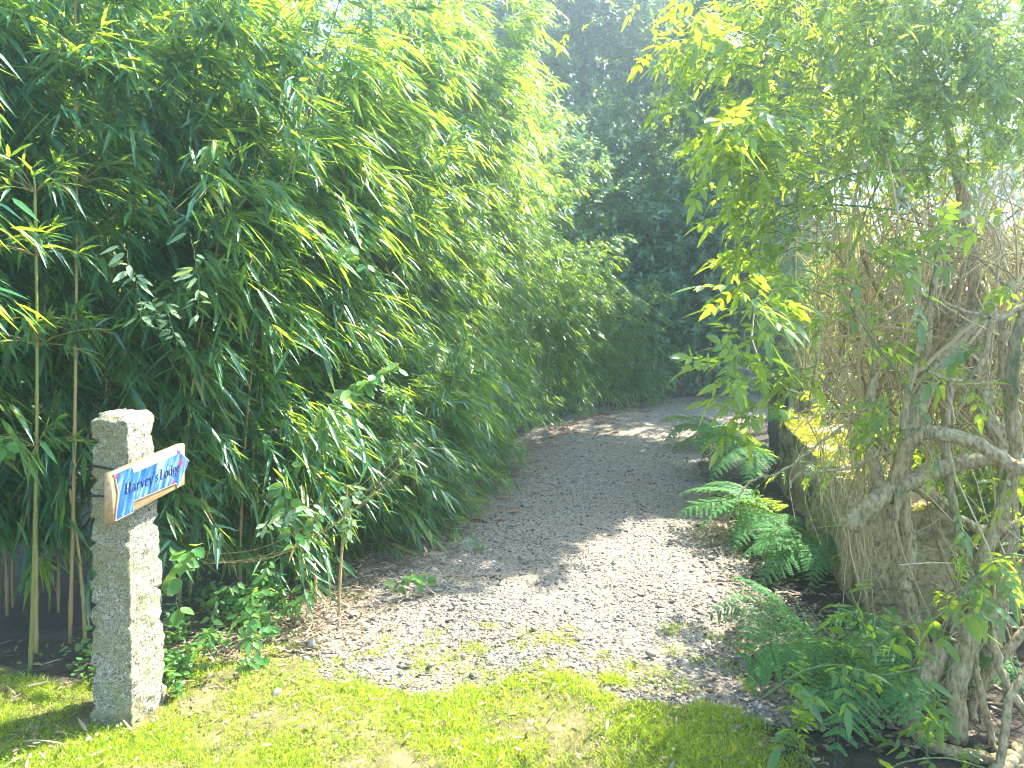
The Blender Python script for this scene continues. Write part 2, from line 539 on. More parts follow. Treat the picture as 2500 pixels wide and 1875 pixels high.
for sx, sy, s, lab in spots:
    px, py = sx * .4629, sy * .4629
    p = G(px, py)
    g = Geo()
    v2 = []
    chips(g, np.array([[0., 0.]]), np.array([s * .8]), OCT2_V, OCT2_F, rng, lift=-.004, flat=(.4, .65))
    o = g.obj('stone', M['pebble'])
    o.location = (p[0], p[1], gz(p[0], p[1]) + .016)
    tag(o, lab or 'small angular grey stone lying loose on the gravel path', 'stone', 'larger stones on the gravel path')

# ---- dry bamboo leaves and brown leaves
def lie_flat(n, rng, xy, lift=.02):
    a = rng.uniform(0, 6.28, n)
    d = np.stack([np.cos(a), np.sin(a), rng.normal(.05, .18, n)], 1)
    nr = np.stack([rng.normal(0, .35, n), rng.normal(0, .35, n), np.ones(n)], 1)
    p = np.stack([xy[:, 0], xy[:, 1], gz_np(xy[:, 0], xy[:, 1]) + lift + rng.uniform(0, .015, n)], 1)
    return p, d, nr


n = 7000
y = 1 / rng.uniform(1 / 12.2, 1 / 3.25, n)
off = np.abs(rng.normal(0, .28, n)) * np.where(rng.random(n) < .68, -1, .75)
xy = np.stack([edge_x(LEFT, y) + off + .02 + .12 * np.clip(y - 4, 0, 3), y], 1)
p, d, nr = lie_flat(n, rng, xy, .018)
g = Geo()
g.leaves(p, d, nr, rng.uniform(.04, .11, n), rng.uniform(.006, .013, n), 'bamboo', .05)
n = 2500
y = 1 / rng.uniform(1 / 7, 1 / 2.6, n)
xy = np.stack([edge_x(RIGHT, y) + rng.normal(.12, .2, n), y], 1)
p, d, nr = lie_flat(n, rng, xy, .018)
g.leaves(p, d, nr, rng.uniform(.025, .06, n), rng.uniform(.008, .022, n), 'oval', .05)
n = 160
xy = np.stack([rng.uniform(-2.5, -1.2, n), rng.uniform(2.5, 3.4, n)], 1)
p, d, nr = lie_flat(n, rng, xy, .03)
g.leaves(p, d, nr, rng.uniform(.04, .11, n), rng.uniform(.006, .013, n), 'bamboo', .05)
n = 900
xy = path_points(n, rng, 2.8, 9, 0)
p, d, nr = lie_flat(n, rng, xy, .022)
g.leaves(p, d, nr, rng.uniform(.015, .045, n), rng.uniform(.004, .012, n), 'lance', .05)
n = 240
xy = np.stack([rng.uniform(-1.8, 1.1, n), rng.uniform(2.45, 3.1, n)], 1)
p, d, nr = lie_flat(n, rng, xy, .045)
g.leaves(p, d, nr, rng.uniform(.015, .06, n), rng.uniform(.005, .014, n), 'lance', .05)
kind(g.obj('leaf_litter', M['dry']), 'stuff', 'dry tan bamboo leaves strewn along the hedge foot', 'leaf litter')


def fallen(px, py, L, W, lab, mat='brown_leaf', grp='fallen leaves on the path'):
    q = G(px, py)
    g = Geo()
    a = rng.uniform(0, 6.28)
    g.leaves([[0, 0, .012]], [[math.cos(a), math.sin(a), .25]], [[rng.normal(0, .4), rng.normal(0, .4), 1]], L, W, 'oval', .35, .25)
    o = g.obj('fallen_leaf', M[mat])
    o.location = (q[0], q[1], gz(q[0], q[1]) + .018)
    tag(o, lab, 'leaf', grp)


for i in range(64):
    t = rng.random()
    yy = rng.uniform(8.6, 11.6)
    xx = edge_x(LEFT, yy) + .30 + abs(rng.normal(0, .40))
    py = HZ + EYE * F / yy; px = CX + xx / yy * F
    fallen(px, py, rng.uniform(.08, .15), rng.uniform(.035, .06), 'curled brown or yellow leaf fallen at the far bend of the path')
for i in range(26):
    yy = rng.uniform(5.2, 8.6)
    xx = edge_x(LEFT, yy) + rng.uniform(.2, .75)
    fallen(CX + xx / yy * F, HZ + EYE * F / yy, rng.uniform(.06, .11), rng.uniform(.03, .05), 'reddish brown leaf lying on the shaded edge beneath the bamboo')
fallen(772, 545, .085, .075, 'pale pink round leaf lying in the dark beneath the ferns', 'dry')
fallen(668, 530, .07, .04, 'white curled leaf at the edge of the sunlit gravel', 'dry')

# ---- grass: too many blades to count
g = Geo()
def patch(x, y):
    return np.array([noise.noise(Vector((a * 2.6, b * 3.4, .7))) + .5 * noise.noise(Vector((a * 7, b * 9, 3))) for a, b in zip(x, y)])


n = 230000
x = rng.uniform(-2.9, 1.45, n); y = rng.uniform(2.2, 3.55, n)
le = np.array([lawn_edge(a) for a in x])
pv = patch(x, y)
keep = (y < le + .06 + .32 * np.clip(pv, -.3, .8)) & (rng.random(n) < np.clip(.62 + 1.1 * pv, .10, 1)) & ~((x > -1.66) & (x < -1.36) & (y > 2.72) & (y < 3.0))
keep &= ~((x > .72) & (rng.random(n) < (x - .72) * 2.6))
x, y, pv = x[keep], y[keep], pv[keep]
n = len(x)
p = np.stack([x, y, gz_np(x, y) + .012], 1)
d = np.stack([rng.normal(0, .55, n), rng.normal(0, .55, n), np.ones(n)], 1)
tall = np.exp(-(((x - .42) / .42) ** 2 + ((y - 2.66) / .18) ** 2)) * .045
h = rng.uniform(.015, .046, n) * (1 + .5 * np.clip(pv, -.5, 1)) + tall * rng.uniform(.4, 1, n)
nr = np.stack([rng.normal(0, 1, n), rng.normal(0, 1, n), rng.normal(.2, .3, n)], 1)
g.leaves(p, d, nr, h * 1.35, rng.uniform(.0018, .0034, n), 'lance', .35)
n = 2600                                              # clover and other flat leaves in the turf
x = rng.uniform(-2.2, .9, n); y = rng.uniform(2.4, 3.15, n)
cv = np.array([noise.noise(Vector((a * 4, b * 5, 21))) for a, b in zip(x, y)])
x, y = x[cv > .12], y[cv > .12]; n = len(x)
a = rng.uniform(0, 6.28, n)
g.leaves(np.stack([x, y, gz_np(x, y) + rng.uniform(.03, .05, n)], 1), np.stack([np.cos(a), np.sin(a), rng.normal(.1, .3, n)], 1), UP + rng.normal(0, .3, (n, 3)), rng.uniform(.010, .020, n), rng.uniform(.008, .014, n), 'oval', .2)
# tufts that creep into the gravel
cx = np.concatenate([rng.uniform(-1.2, 1.1, 60), rng.uniform(-1.25, -.8, 14)])
cy = np.concatenate([3.0 + np.abs(rng.normal(0, .28, 60)), rng.uniform(3.3, 5.0, 14)])
k = 70
x = np.repeat(cx, k) + rng.normal(0, .035, len(cx) * k); y = np.repeat(cy, k) + rng.normal(0, .035, len(cx) * k)
n = len(x)
g.leaves(np.stack([x, y, gz_np(x, y) + .012], 1), np.stack([rng.normal(0, .7, n), rng.normal(0, .7, n), np.ones(n)], 1), rng.normal(0, 1, (n, 3)), rng.uniform(.02, .05, n), rng.uniform(.002, .004, n), 'lance', .4)
kind(g.obj('grass', M['grass']), 'stuff', 'short yellow green grass growing over the drive entrance', 'grass')

# ------------------------------------------------------------------ bamboo
def bamboo(label, bx, by, ox, oy, H, nc, seed, z0=.35, reach=.8, leaf=.125, detail=True, spread=(.42, .25), fill=1.0, name='bamboo_clump', grp='bamboo clumps of the hedge along the path', bmax=.55, ncane=10):
    rg = np.random.default_rng(seed)
    out = unit(np.array([ox, oy, 0.0])); tan = np.array([-out[1], out[0], 0])
    root = thing(name, label, 'bamboo', (bx, by, gz(bx, by)), grp)
    B = np.array([bx, by, 0.0])
    g = Geo()
    n_all, t_all = [], []
    for c in range(nc):
        b = B + tan * rg.uniform(-spread[0], spread[0]) + out * rg.uniform(-spread[1], spread[1])
        h = H * rg.uniform(.55, 1.0)
        rc = reach * rg.uniform(.25, 1.15) * (h / H)
        sd = tan * rg.normal(0, .22) * h / 3
        s = np.linspace(0, 1, 15)
        pts = b + UP * h * (s - .10 * s ** 3)[:, None] + (out * rc + sd) * (s ** 2.1)[:, None]
        r0 = rg.uniform(.005, .009)
        if c < ncane:
            gc = Geo()
            dry = rg.random() < .35
            rr = r0 * (1 - .75 * s)
            # swollen joints
            ss = np.linspace(0, 1, 46)
            pp = np.stack([np.interp(ss, s, pts[:, i]) for i in range(3)], 1)
            rj = np.interp(ss, s, rr) * np.where(np.arange(46) % 4 == 2, 1.28, 1.0)
            gc.tube(pp, rj, 7)
            gc.obj('cane', M['dry_cane'] if dry else M['cane'], root, smooth=True, origin=tuple(b))
        nn = max(3, int((h - z0) / .16))
        sn = np.linspace(z0 / h, .99, nn) + rg.normal(0, .01, nn)
        nodes = np.stack([np.interp(sn, s, pts[:, i]) for i in range(3)], 1)
        n_all.append(nodes); t_all.append(sn)
    nodes = np.concatenate(n_all); sn = np.concatenate(t_all)
    nb = np.repeat(np.arange(len(nodes)), rg.integers(2, 4, len(nodes)))
    if fill < 1:
        nb = nb[rg.random(len(nb)) < fill]
    hol = np.array([noise.noise(Vector((a * 2.1, b * 2.1, c * 2.1 + seed))) for a, b, c in nodes])
    nb = nb[(hol[nb] > -.16) | (rg.random(len(nb)) < .18)]
    N0 = nodes[nb]
    m = len(N0)
    az = math.atan2(out[1], out[0]) + rg.normal(0, 1.15, m)
    ln = rg.uniform(.18, bmax, m) * (1.1 - .35 * sn[nb])
    el = rg.normal(.55, .3, m)
    hd = np.stack([np.cos(az), np.sin(az), np.zeros(m)], 1)
    dr = rg.uniform(.45, .95, m)

    def bpos(f):
        return N0 + hd * (ln * f * np.cos(el))[:, None] + UP * (ln * (f * np.sin(el) - dr * f * f * .8))[:, None]
    # fine branches
    fr = [bpos(f) for f in (0, .35, .7, 1.0)]
    sel = np.arange(m)[rg.random(m) < .6]
    side = unit(np.cross(hd, UP)) * .0016
    for a, b2 in ((0, 1), (1, 2), (2, 3)):
        q0, q1 = fr[a][sel], fr[b2][sel]
        s1 = side[sel]; u1 = UP * .0016
        V = np.stack([q0 - s1, q0 + s1, q1 + s1, q1 - s1], 1).reshape(-1, 3)
        g.raw(V, [np.arange(len(sel) * 4).reshape(-1, 4)], 1)
    K = 5 if leaf < .11 else 4
    pos, dirs = [], []
    for i in range(K):
        f = np.clip((i + 1) / K + rg.normal(0, .07, m), .15, 1.05)
        c0 = bpos(f); tg = unit(bpos(f + .05) - c0)
        pos.append(c0); dirs.append(tg)
    pos = np.concatenate(pos); dirs = np.concatenate(dirs)
    LN = 5
    pos = np.repeat(pos, LN, 0); dirs = np.repeat(dirs, LN, 0)
    n = len(pos)
    fan = np.tile(np.linspace(-.75, .75, LN), n // LN) + rg.normal(0, .22, n)
    sidev = unit(np.cross(dirs, UP))
    wind = unit(np.array([.85, -.25, -.32]))
    d = unit(dirs * .75 + sidev * fan[:, None] + np.array([0, 0, -.16]) + wind * .45 + rg.normal(0, .26, (n, 3)))
    nr = UP + rg.normal(0, .45, (n, 3))
    L = np.clip(rg.normal(leaf, leaf * .25, n), leaf * .4, leaf * 1.6) * 1.12
    W = L * rg.uniform(.10, .16, n)
    pos = pos + rg.normal(0, .022, pos.shape)
    lowcut = pos[:, 2] > .04
    pos, d, nr, L, W = pos[lowcut], d[lowcut], nr[lowcut], L[lowcut], W[lowcut]
    g.leaves(pos, d, nr, L, W, 'bamboo', rg.uniform(.05, .35, len(pos)), .18 if detail else 0)
    g.obj('foliage', [M['bamboo'], M['dry_cane']], root)
    return root


bl = [
    ('bamboo growing outside the left edge whose long bright leaves poke into the photo', -2.12, 2.22, .95, -.1, 3.0, 4, 1.62, .10, 0.120),
    # label, x, y, outward x y, height, canes, z0, reach, leaf
    ('tall bamboo at the left edge of the photo whose leaf sprays reach in from outside', -2.95, 3.05, .9, -.45, 3.6, 14, .55, .55, 0.140),
    ('bamboo clump behind the granite post with a ringed yellow green cane', -2.5, 3.7, .8, -.6, 4.2, 16, .6, .45, 0.140),
    ('dense dark bamboo just above the top of the granite post', -2.0, 4.2, .8, -.6, 4.4, 17, .45, .6, 0.135),
    ('long arching canes of bright yellow leaf sprays leaning out in front of the hedge', -1.72, 3.98, .72, -.68, 3.2, 7, .55, 1.15, .125),
    ('arching bamboo with bright yellow sprays right of the sign', -1.52, 4.68, .85, -.5, 4.4, 17, .28, .95, 0.135),
    ('bamboo bulging over the cut stub at the hedge foot', -1.20, 5.25, .9, -.4, 4.4, 17, .10, .85, 0.098),
    ('bamboo beside the lone bare cane on the path edge', -.98, 5.95, .92, -.4, 5.0, 18, .08, .75, 0.098),
    ('bamboo whose low sprays brush the shaded gravel', -.76, 6.65, .92, -.4, 5.2, 18, .06, .7, 0.090),
    ('bamboo standing before the dark gap in the hedge foot', -.54, 7.4, .92, -.4, 5.2, 17, .08, .7, 0.090),
    ('bamboo above the dark gap with bare stems showing at its foot', -.30, 8.3, .9, -.45, 4.9, 16, .45, .65, 0.090),
    ('bamboo between the dark gap and the bend', -.04, 9.15, .85, -.5, 4.4, 15, .2, .7, 0.090),
    ('feathery bamboo near the bend with fallen leaves at its foot', .42, 9.95, .8, -.6, 3.5, 14, .2, .6, 0.090),
    ('low bamboo at the bend leaning toward the laurel', 1.0, 10.7, .7, -.7, 2.8, 14, .25, .55, 0.090),
    ('low bamboo shoots in front of the arching yellow sprays', -1.16, 4.42, .85, -.5, 1.25, 9, .12, .35, 0.125),
    ('low bamboo shoots beside the lone bare cane', -.86, 5.05, .9, -.4, 1.3, 9, .06, .35, 0.098),
    ('low bamboo skirt brushing the shaded gravel', -.66, 5.75, .9, -.4, 1.4, 9, .06, .35, 0.098),
    ('low bamboo skirt before the dark hedge gap', -.46, 6.5, .9, -.4, 1.4, 9, .06, .3, 0.090),
    ('last short bamboo at the far bend in front of the laurel', 1.75, 11.3, .6, -.8, 2.2, 12, .2, .45, 0.090),
]
for i, (lab, x, y, ox, oy, H, nc, z0, rc, lf) in enumerate(bl):
    bamboo(lab, x, y, ox, oy, H, nc, 100 + i, z0, rc, lf, detail=y < 7)
back = [('tall bamboo rising behind the left edge clump', -3.35, 3.9, 5.2), ('tall bamboo rising behind the granite post clump', -2.95, 4.7, 5.6), ('tall bamboo rising behind the arching yellow sprays', -2.3, 5.5, 6.0), ('tall dark bamboo filling the gap behind the tallest cane', -3.5, 5.6, 6.4), ('tall dark bamboo farthest back behind the post', -2.9, 6.6, 6.6), ('tall bamboo rising behind the cut stub', -1.95, 6.6, 5.2),
        ('tall bamboo rising behind the low brushing sprays', -1.6, 7.7, 5.2), ('tall bamboo rising behind the dark hedge gap', -1.1, 9.0, 4.8), ('tall bamboo rising behind the bend with hanging plumes', -.4, 10.2, 4.8)]
for i, (lab, x, y, H) in enumerate(back):
    bamboo(lab, x, y, .8, -.5, H, 15, 300 + i, .9, .75, .13, detail=False, spread=(.55, .3), ncane=6)

# bare canes standing apart at the hedge foot
def bare_cane(px, py, hpx, lean, r, lab, mat='dry_cane', leafy=0):
    q = G(px, py)
    root = thing('bamboo_cane', lab, 'bamboo cane', (q[0], q[1], gz(q[0], q[1])), 'bare canes at the hedge foot')
    h = hpx / F * q[1]
    s = np.linspace(0, 1, 30)
    pts = q + UP * (h * s)[:, None] + np.array([lean, .03, 0]) * (h * s ** 1.6)[:, None]
    g = Geo()
    g.tube(pts, r * (1 - .35 * s) * np.where(np.arange(30) % 6 == 3, 1.25, 1), 8)
    g.obj('culm', M[mat], root, smooth=True, origin=tuple(q))
    if leafy:
        g = Geo()
        n = leafy
        i = rng.integers(18, 30, n)
        d = np.stack([rng.normal(.5, .6, n), rng.normal(-.3, .5, n), rng.normal(-.25, .3, n)], 1)
        g.leaves(pts[i], d, UP + rng.normal(0, .4, (n, 3)), rng.uniform(.09, .15, n), rng.uniform(.011, .017, n), 'bamboo', .25, .18)
        g.obj('foliage', M['bamboo'], root, origin=tuple(q))


bare_cane(36, 655, 190, -.02, .010, 'tan bare cane standing left of the granite post')
bare_cane(85, 640, 150, -.12, .009, 'tan leaning cane close behind the granite post')
bare_cane(339, 616, 130, .06, .008, 'brown bare cane standing alone on the path edge', leafy=26)
bare_cane(413, 545, 95, .03, .008, 'slim tan cane at the low brushing bamboo', leafy=10)
bare_cane(384, 550, 90, .02, .006, 'thin tan cane between the lone cane and the hedge')
bare_cane(316, 602, 38, -.05, .010, 'short cut cane stub at the hedge foot')
bare_cane(606, 402, 110, .06, .008, 'thin straight cane leaning at the far bend before the laurel')
bare_cane(541, 412, 60, .01, .008, 'thin cane in the dark gap of the hedge foot')
# two tall canes with ringed joints that show in front of the dark foliage
for px, top, bot, Y, lab in ((70, -40, 430, 3.45, 'tall cane with pale tan sheaths near the left edge'), (190, 60, 420, 3.9, 'yellow green cane topped by a branching whorl'), (30, 180, 420, 3.15, 'leafy cane with branch whorls above the round yellow leaves')):
    q = P(px, bot, Y); t = P(px + 4, top, Y)
    base = np.array([q[0], q[1], 0.0])
    root = thing('tall_cane', lab, 'bamboo cane', (q[0], q[1], gz(q[0], q[1])), 'tall canes among the bamboo')
    s = np.linspace(0, 1, 40)
    pts = base + (t - base) * s[:, None] + np.array([.02, 0, 0]) * np.sin(s * 3)[:, None]
    g = Geo(); g.tube(pts, .0085 * (1 - .4 * s) * np.where(np.arange(40) % 5 == 2, 1.25, 1), 8)
    g.obj('culm', M['dry_cane'] if px == 70 else M['cane'], root, smooth=True, origin=tuple(base))
    g = Geo()
    for kk in (18, 26, 33, 38):
        for w in range(9):
            dd = unit(np.array([rng.normal(.25, .6), rng.normal(-.5, .4), rng.uniform(.2, 1.0)]))
            ll = rng.uniform(.18, .34)
            u = np.linspace(0, 1, 5)[:, None]
            br = pts[kk] + dd * ll * u - UP * ll * .35 * u * u
            g.tube(br, .0018, 4, 1, cap=False)
            n = 9
            ii = rng.integers(2, 5, n)
            d = dd + rng.normal(0, .5, (n, 3)) + np.array([.35, -.1, -.5])
            g.leaves(br[ii], d, UP + rng.normal(0, .4, (n, 3)), rng.uniform(.09, .16, n), rng.uniform(.011, .018, n), 'bamboo', .3, .18)
    g.obj('foliage', [M['bamboo'], M['dry_cane']], root, origin=tuple(base))


# ------------------------------------------------------------------ laurel, woodland trees
def shrub_leaves(g, centre, rad, n_tw, per, L, ratio, rg, prof='oval', inner=.35, up=.35, fold=.12, droop=.12, twig_mi=None):
    """leafy twigs pointing outward from a crown: each twig ends in a rosette"""
    u = unit(rg.normal(0, 1, (n_tw, 3)))
    r = rg.uniform(inner, 1, n_tw) ** .6
    lump = 1 + .22 * np.array([noise.noise(Vector(tuple(a * 2.2 + np.asarray(centre)))) for a in u])
    p = np.asarray(centre) + u * np.asarray(rad) * (r * lump)[:, None]
    d = unit(u * np.array([1, 1, .6]) + UP * up + rg.normal(0, .35, (n_tw, 3)))
    tl = rg.uniform(1.0, 2.2, n_tw) * L
    f = np.tile(np.linspace(.15, 1, per), n_tw)
    pi = np.repeat(np.arange(n_tw), per)
    pp = p[pi] + d[pi] * (tl[pi] * f)[:, None]
    aa = np.tile(np.arange(per) * 2.4, n_tw) + np.repeat(rg.uniform(0, 6, n_tw), per)
    s1 = unit(np.cross(d, np.array([.3, .2, .9]))); s2 = np.cross(d, s1)
    rad_d = s1[pi] * np.cos(aa)[:, None] + s2[pi] * np.sin(aa)[:, None]
    ld = unit(d[pi] * .75 + rad_d + np.array([0, 0, -.12]))
    n = len(pp)
    g.leaves(pp, ld, d[pi] + UP * .5 + rg.normal(0, .25, (n, 3)), rg.uniform(.65, 1.15, n) * L, rg.uniform(.85, 1.15, n) * L * ratio, prof, droop, fold)
    return p, d


def laurel(lab, x, y, H, rx, seed, n_tw=900, z0=.2, L=.14):
    rg = np.random.default_rng(seed)
    root = thing('laurel_shrub', lab, 'laurel', (x, y, 0), 'laurels closing the end of the path')
    g = Geo()
    for k in range(5):
        a = rg.uniform(0, 6.28); r = rg.uniform(.1, .5) * rx
        top = np.array([x + r * math.cos(a), y + r * math.sin(a), H * rg.uniform(.6, .9)])
        pts = smooth_line([[x + .1 * math.cos(a), y + .1 * math.sin(a), 0], [x + .5 * r * math.cos(a), y + .5 * r * math.sin(a), H * .35], top], 10)
        g.tube(pts, np.linspace(.035, .012, 10), 6)
    g.obj('stems', M['trunk'], root, smooth=True, origin=(x, y, 0))
    g = Geo()
    lobes = [((x, y, H * .5), (rx, rx * .8, H * .5))]
    for k in range(4):
        a = rg.uniform(0, 6.28)
        lobes.append(((x + .6 * rx * math.cos(a), y + .5 * rx * math.sin(a), H * rg.uniform(.3, .85)), (rx * .55, rx * .55, H * .22)))
    for i, (c, r) in enumerate(lobes):
        shrub_leaves(g, c, r, n_tw if i == 0 else n_tw // 4, 9, L, .40, rg)
    g.obj('foliage', M['laurel'], root, origin=(x, y, 0))


laurel('dark laurel at the end of the path above the fallen leaves', 2.15, 12.6, 3.6, 1.0, 1)
laurel('laurel rising behind the low bamboo at the bend', .75, 12.3, 4.6, 1.0, 2, n_tw=1000)
laurel('tall laurel with upright sprigs in the hazy middle', 1.9, 13.8, 5.6, 1.1, 3, n_tw=1100)
laurel('laurel partly behind the jasmine sprays', 3.4, 12.7, 3.6, 1.1, 4)
laurel('laurel closing the bend behind the feathery juniper', 4.8, 12.4, 3.4, 1.1, 5, n_tw=800)
laurel('laurel deep in the shade beyond the bend', 3.5, 14.6, 4.6, 1.3, 6, n_tw=1000)


def tree(lab, x, y, H, cr, seed, n_tw=1300, zc=.62, trunk_r=.11, L=.11, lean=0., zr=.36, lobes=()):
    rg = np.random.default_rng(seed)
    root = thing('woodland_tree', lab, 'tree', (x, y, 0), 'trees of the wood behind the hedge')
    g = Geo()
    s = np.linspace(0, 1, 16)
    tp = np.stack([x + lean * s * H + .08 * np.sin(s * 5 + seed), y + .06 * np.cos(s * 4 + seed), H * .92 * s], 1)
    g.tube(tp, trunk_r * (1.15 - s), 9, knob=.08)
    for k in range(9):
        i = rg.integers(5, 14)
        a = rg.uniform(0, 6.28)
        ln = cr * rg.uniform(.5, .95)
        e = tp[i] + np.array([math.cos(a) * ln, math.sin(a) * ln, ln * rg.uniform(.3, .8)])
        g.tube(smooth_line([tp[i], (tp[i] + e) / 2 + UP * .15, e], 8), np.linspace(trunk_r * .4, .012, 8), 6)
    g.obj('trunk', M['trunk'], root, smooth=True, origin=(x, y, 0))
    g = Geo()
    c = np.array([x + lean * H * zc, y, H * zc])
    shrub_leaves(g, c, (cr, cr, H * zr), n_tw, 8, L, .5, rg, 'ovate', .2, .1, 0, .15)
    for k in range(6):
        a = rg.uniform(0, 6.28)
        cc = c + np.array([math.cos(a) * cr * .7, math.sin(a) * cr * .7, rg.uniform(-.8, .8) * zr * H])
        shrub_leaves(g, cc, (cr * .5, cr * .5, H * .12), n_tw // 7, 8, L, .5, rg, 'ovate', .1, .1, 0, .15)
    for cc, rr, nn in lobes:
        shrub_leaves(g, cc, rr, nn, 8, L, .5, rg, 'ovate', .1, .1, 0, .15)
    g.obj('crown', M['wood_leaf'], root, origin=(x, y, 0))
    return root


tree('dark tree with a straight trunk in the hazy gap above the laurels', 2.9, 16.5, 12.5, 2.2, 11)
tree('tree behind the tall laurel at the top of the photo', .9, 16.0, 12.5, 2.2, 12)
tree('slender tree behind the bamboo plumes', -1.2, 14.5, 11.5, 2.2, 13)
tree('tree deep in the wood behind the straight trunk', 4.6, 18.5, 10, 2.4, 14)
tree('tree in the wood behind the jasmine top', 6.5, 16.5, 11, 2.6, 15)
tree('tree far right behind the woody tangle', 9.0, 14.0, 8.5, 2.6, 16)
tree('tree behind the tall bamboo on the left', -4.2, 9.5, 8.0, 2.2, 17)
tree('tree in the far wood seen between laurel and straight trunk', 1.8, 20.5, 13, 2.8, 18, n_tw=1100)
tree('tree in the far wood seen above the bend', 5.5, 22, 13, 3.0, 19, n_tw=1100)
tree('tree filling the back of the wood', -2.0, 19, 13, 2.8, 20, n_tw=1100)
tree('bushy tree filling the gap behind the tall laurel', 1.4, 15.0, 11.0, 1.8, 31, n_tw=1500, zc=.5, zr=.48)
tree('bushy tree left of the straight trunk in the haze', 2.5, 17.8, 12.5, 2.2, 32, n_tw=1500, zc=.52, zr=.46)
tree('bushy tree right of the straight trunk in the haze', 4.0, 16.2, 12.0, 2.2, 33, n_tw=1400, zc=.5, zr=.46)
tree('tree whose crown shades the middle of the path', 3.3, 9.2, 6.6, 1.5, 21, n_tw=1250, zc=.74, trunk_r=.07, zr=.22)
tree('tree at the bend whose crown shades the far end of the path', 4.6, 13.0, 7.2, 1.35, 23, n_tw=1100, zc=.70, trunk_r=.08, zr=.2)
tree('tree beyond the wall leaning over the lane above the juniper', 3.5, 8.9, 6.6, 1.25, 22, n_tw=900, zc=.78, trunk_r=.07, zr=.14, lobes=(((2.75, 7.35, 5.6), (.95, .75, .35), 420), ((3.2, 7.9, 5.5), (.8, .7, .35), 260)))

# ------------------------------------------------------------------ stone wall on the right
def rough_block(g, nx, ny, nz, lo, hi, amp, fr, seed, mi=0):
    """box with subdivided, displaced faces (a shared-vertex shell)"""
    idx = {}
    V = []
    F4 = []

    def vid(i, j, k):
        key = (i, j, k)
        if key not in idx:
            p = Vector((lo[0] + (hi[0] - lo[0]) * i / nx, lo[1] + (hi[1] - lo[1]) * j / ny, lo[2] + (hi[2] - lo[2]) * k / nz))
            dsp = noise.noise_vector(p * fr + Vector((seed, 0, 0))) * amp + noise.noise_vector(p * fr * 3.7 + Vector((0, seed, 0))) * amp * .4
            idx[key] = len(V)
            V.append(p + dsp)
        return idx[key]
    for i in range(nx):
        for j in range(ny):
            F4.append((vid(i, j, nz), vid(i + 1, j, nz), vid(i + 1, j + 1, nz), vid(i, j + 1, nz)))
    for i in range(nx):
        for k in range(nz):
            F4.append((vid(i, 0, k), vid(i + 1, 0, k), vid(i + 1, 0, k + 1), vid(i, 0, k + 1)))
            F4.append((vid(i, ny, k), vid(i, ny, k + 1), vid(i + 1, ny, k + 1), vid(i + 1, ny, k)))
    for j in range(ny):
        for k in range(nz):
            F4.append((vid(0, j, k), vid(0, j, k + 1), vid(0, j + 1, k + 1), vid(0, j + 1, k)))
            F4.append((vid(nx, j, k), vid(nx, j + 1, k), vid(nx, j + 1, k + 1), vid(nx, j, k + 1)))
    g.raw([tuple(v) for v in V], [F4], mi)
    return np.array([tuple(v) for v in V])


wall = thing('stone_wall', 'low mossy stone wall half hidden by ferns and woody stems', 'stone wall', (1.72, 3.55, 0))
ang = math.atan2(6.5 - 3.55, 2.34 - 1.72)
dirw = np.array([math.cos(ang), math.sin(ang), 0]); nrw = np.array([math.sin(ang), -math.cos(ang), 0])


def wall_local(V):
    V = np.asarray(V)
    return np.array([1.72, 3.55, 0]) + V[:, :1] * dirw + V[:, 1:2] * nrw + V[:, 2:] * UP


g = Geo()
rough_block(g, 60, 8, 16, (0, 0, -.05), (3.0, .40, .60), .06, 4.0, 5)
g.v[0] = wall_local(g.v[0]).astype(np.float32)
g.obj('wall_body', M['stonewall'], wall, smooth=True, origin=(1.72, 3.55, 0))
# moss cushions on the coping
g = Geo()
n = 16000
a = np.stack([rng.uniform(-.02, 3.0, n), rng.uniform(-.03, .36, n), np.zeros(n)], 1)
mv = np.array([noise.noise(Vector((u * 3, v * 5, 9))) for u, v, _ in a])
a = a[mv > -.12]; mv = mv[mv > -.12]
n = len(a)
a[:, 2] = .60 + .05 * mv
p = wall_local(a)
g.leaves(p, np.stack([rng.normal(-.3, .5, n), rng.normal(0, .5, n), np.ones(n)], 1), rng.normal(0, 1, (n, 3)), rng.uniform(.015, .045, n), rng.uniform(.006, .014, n), 'blade', .4)
g.obj('moss', M['moss'], wall, origin=(1.72, 3.55, 0))

post2 = thing('wooden_post', 'dark weathered wooden post at the far end of the stone wall', 'post', (2.42, 6.75, 0))
g = Geo(); rough_block(g, 4, 4, 14, (2.36, 6.68, 0), (2.50, 6.82, 1.15), .018, 8, 3)
g.obj('shaft', M['trunk'], post2, smooth=True, origin=(2.42, 6.75, 0))


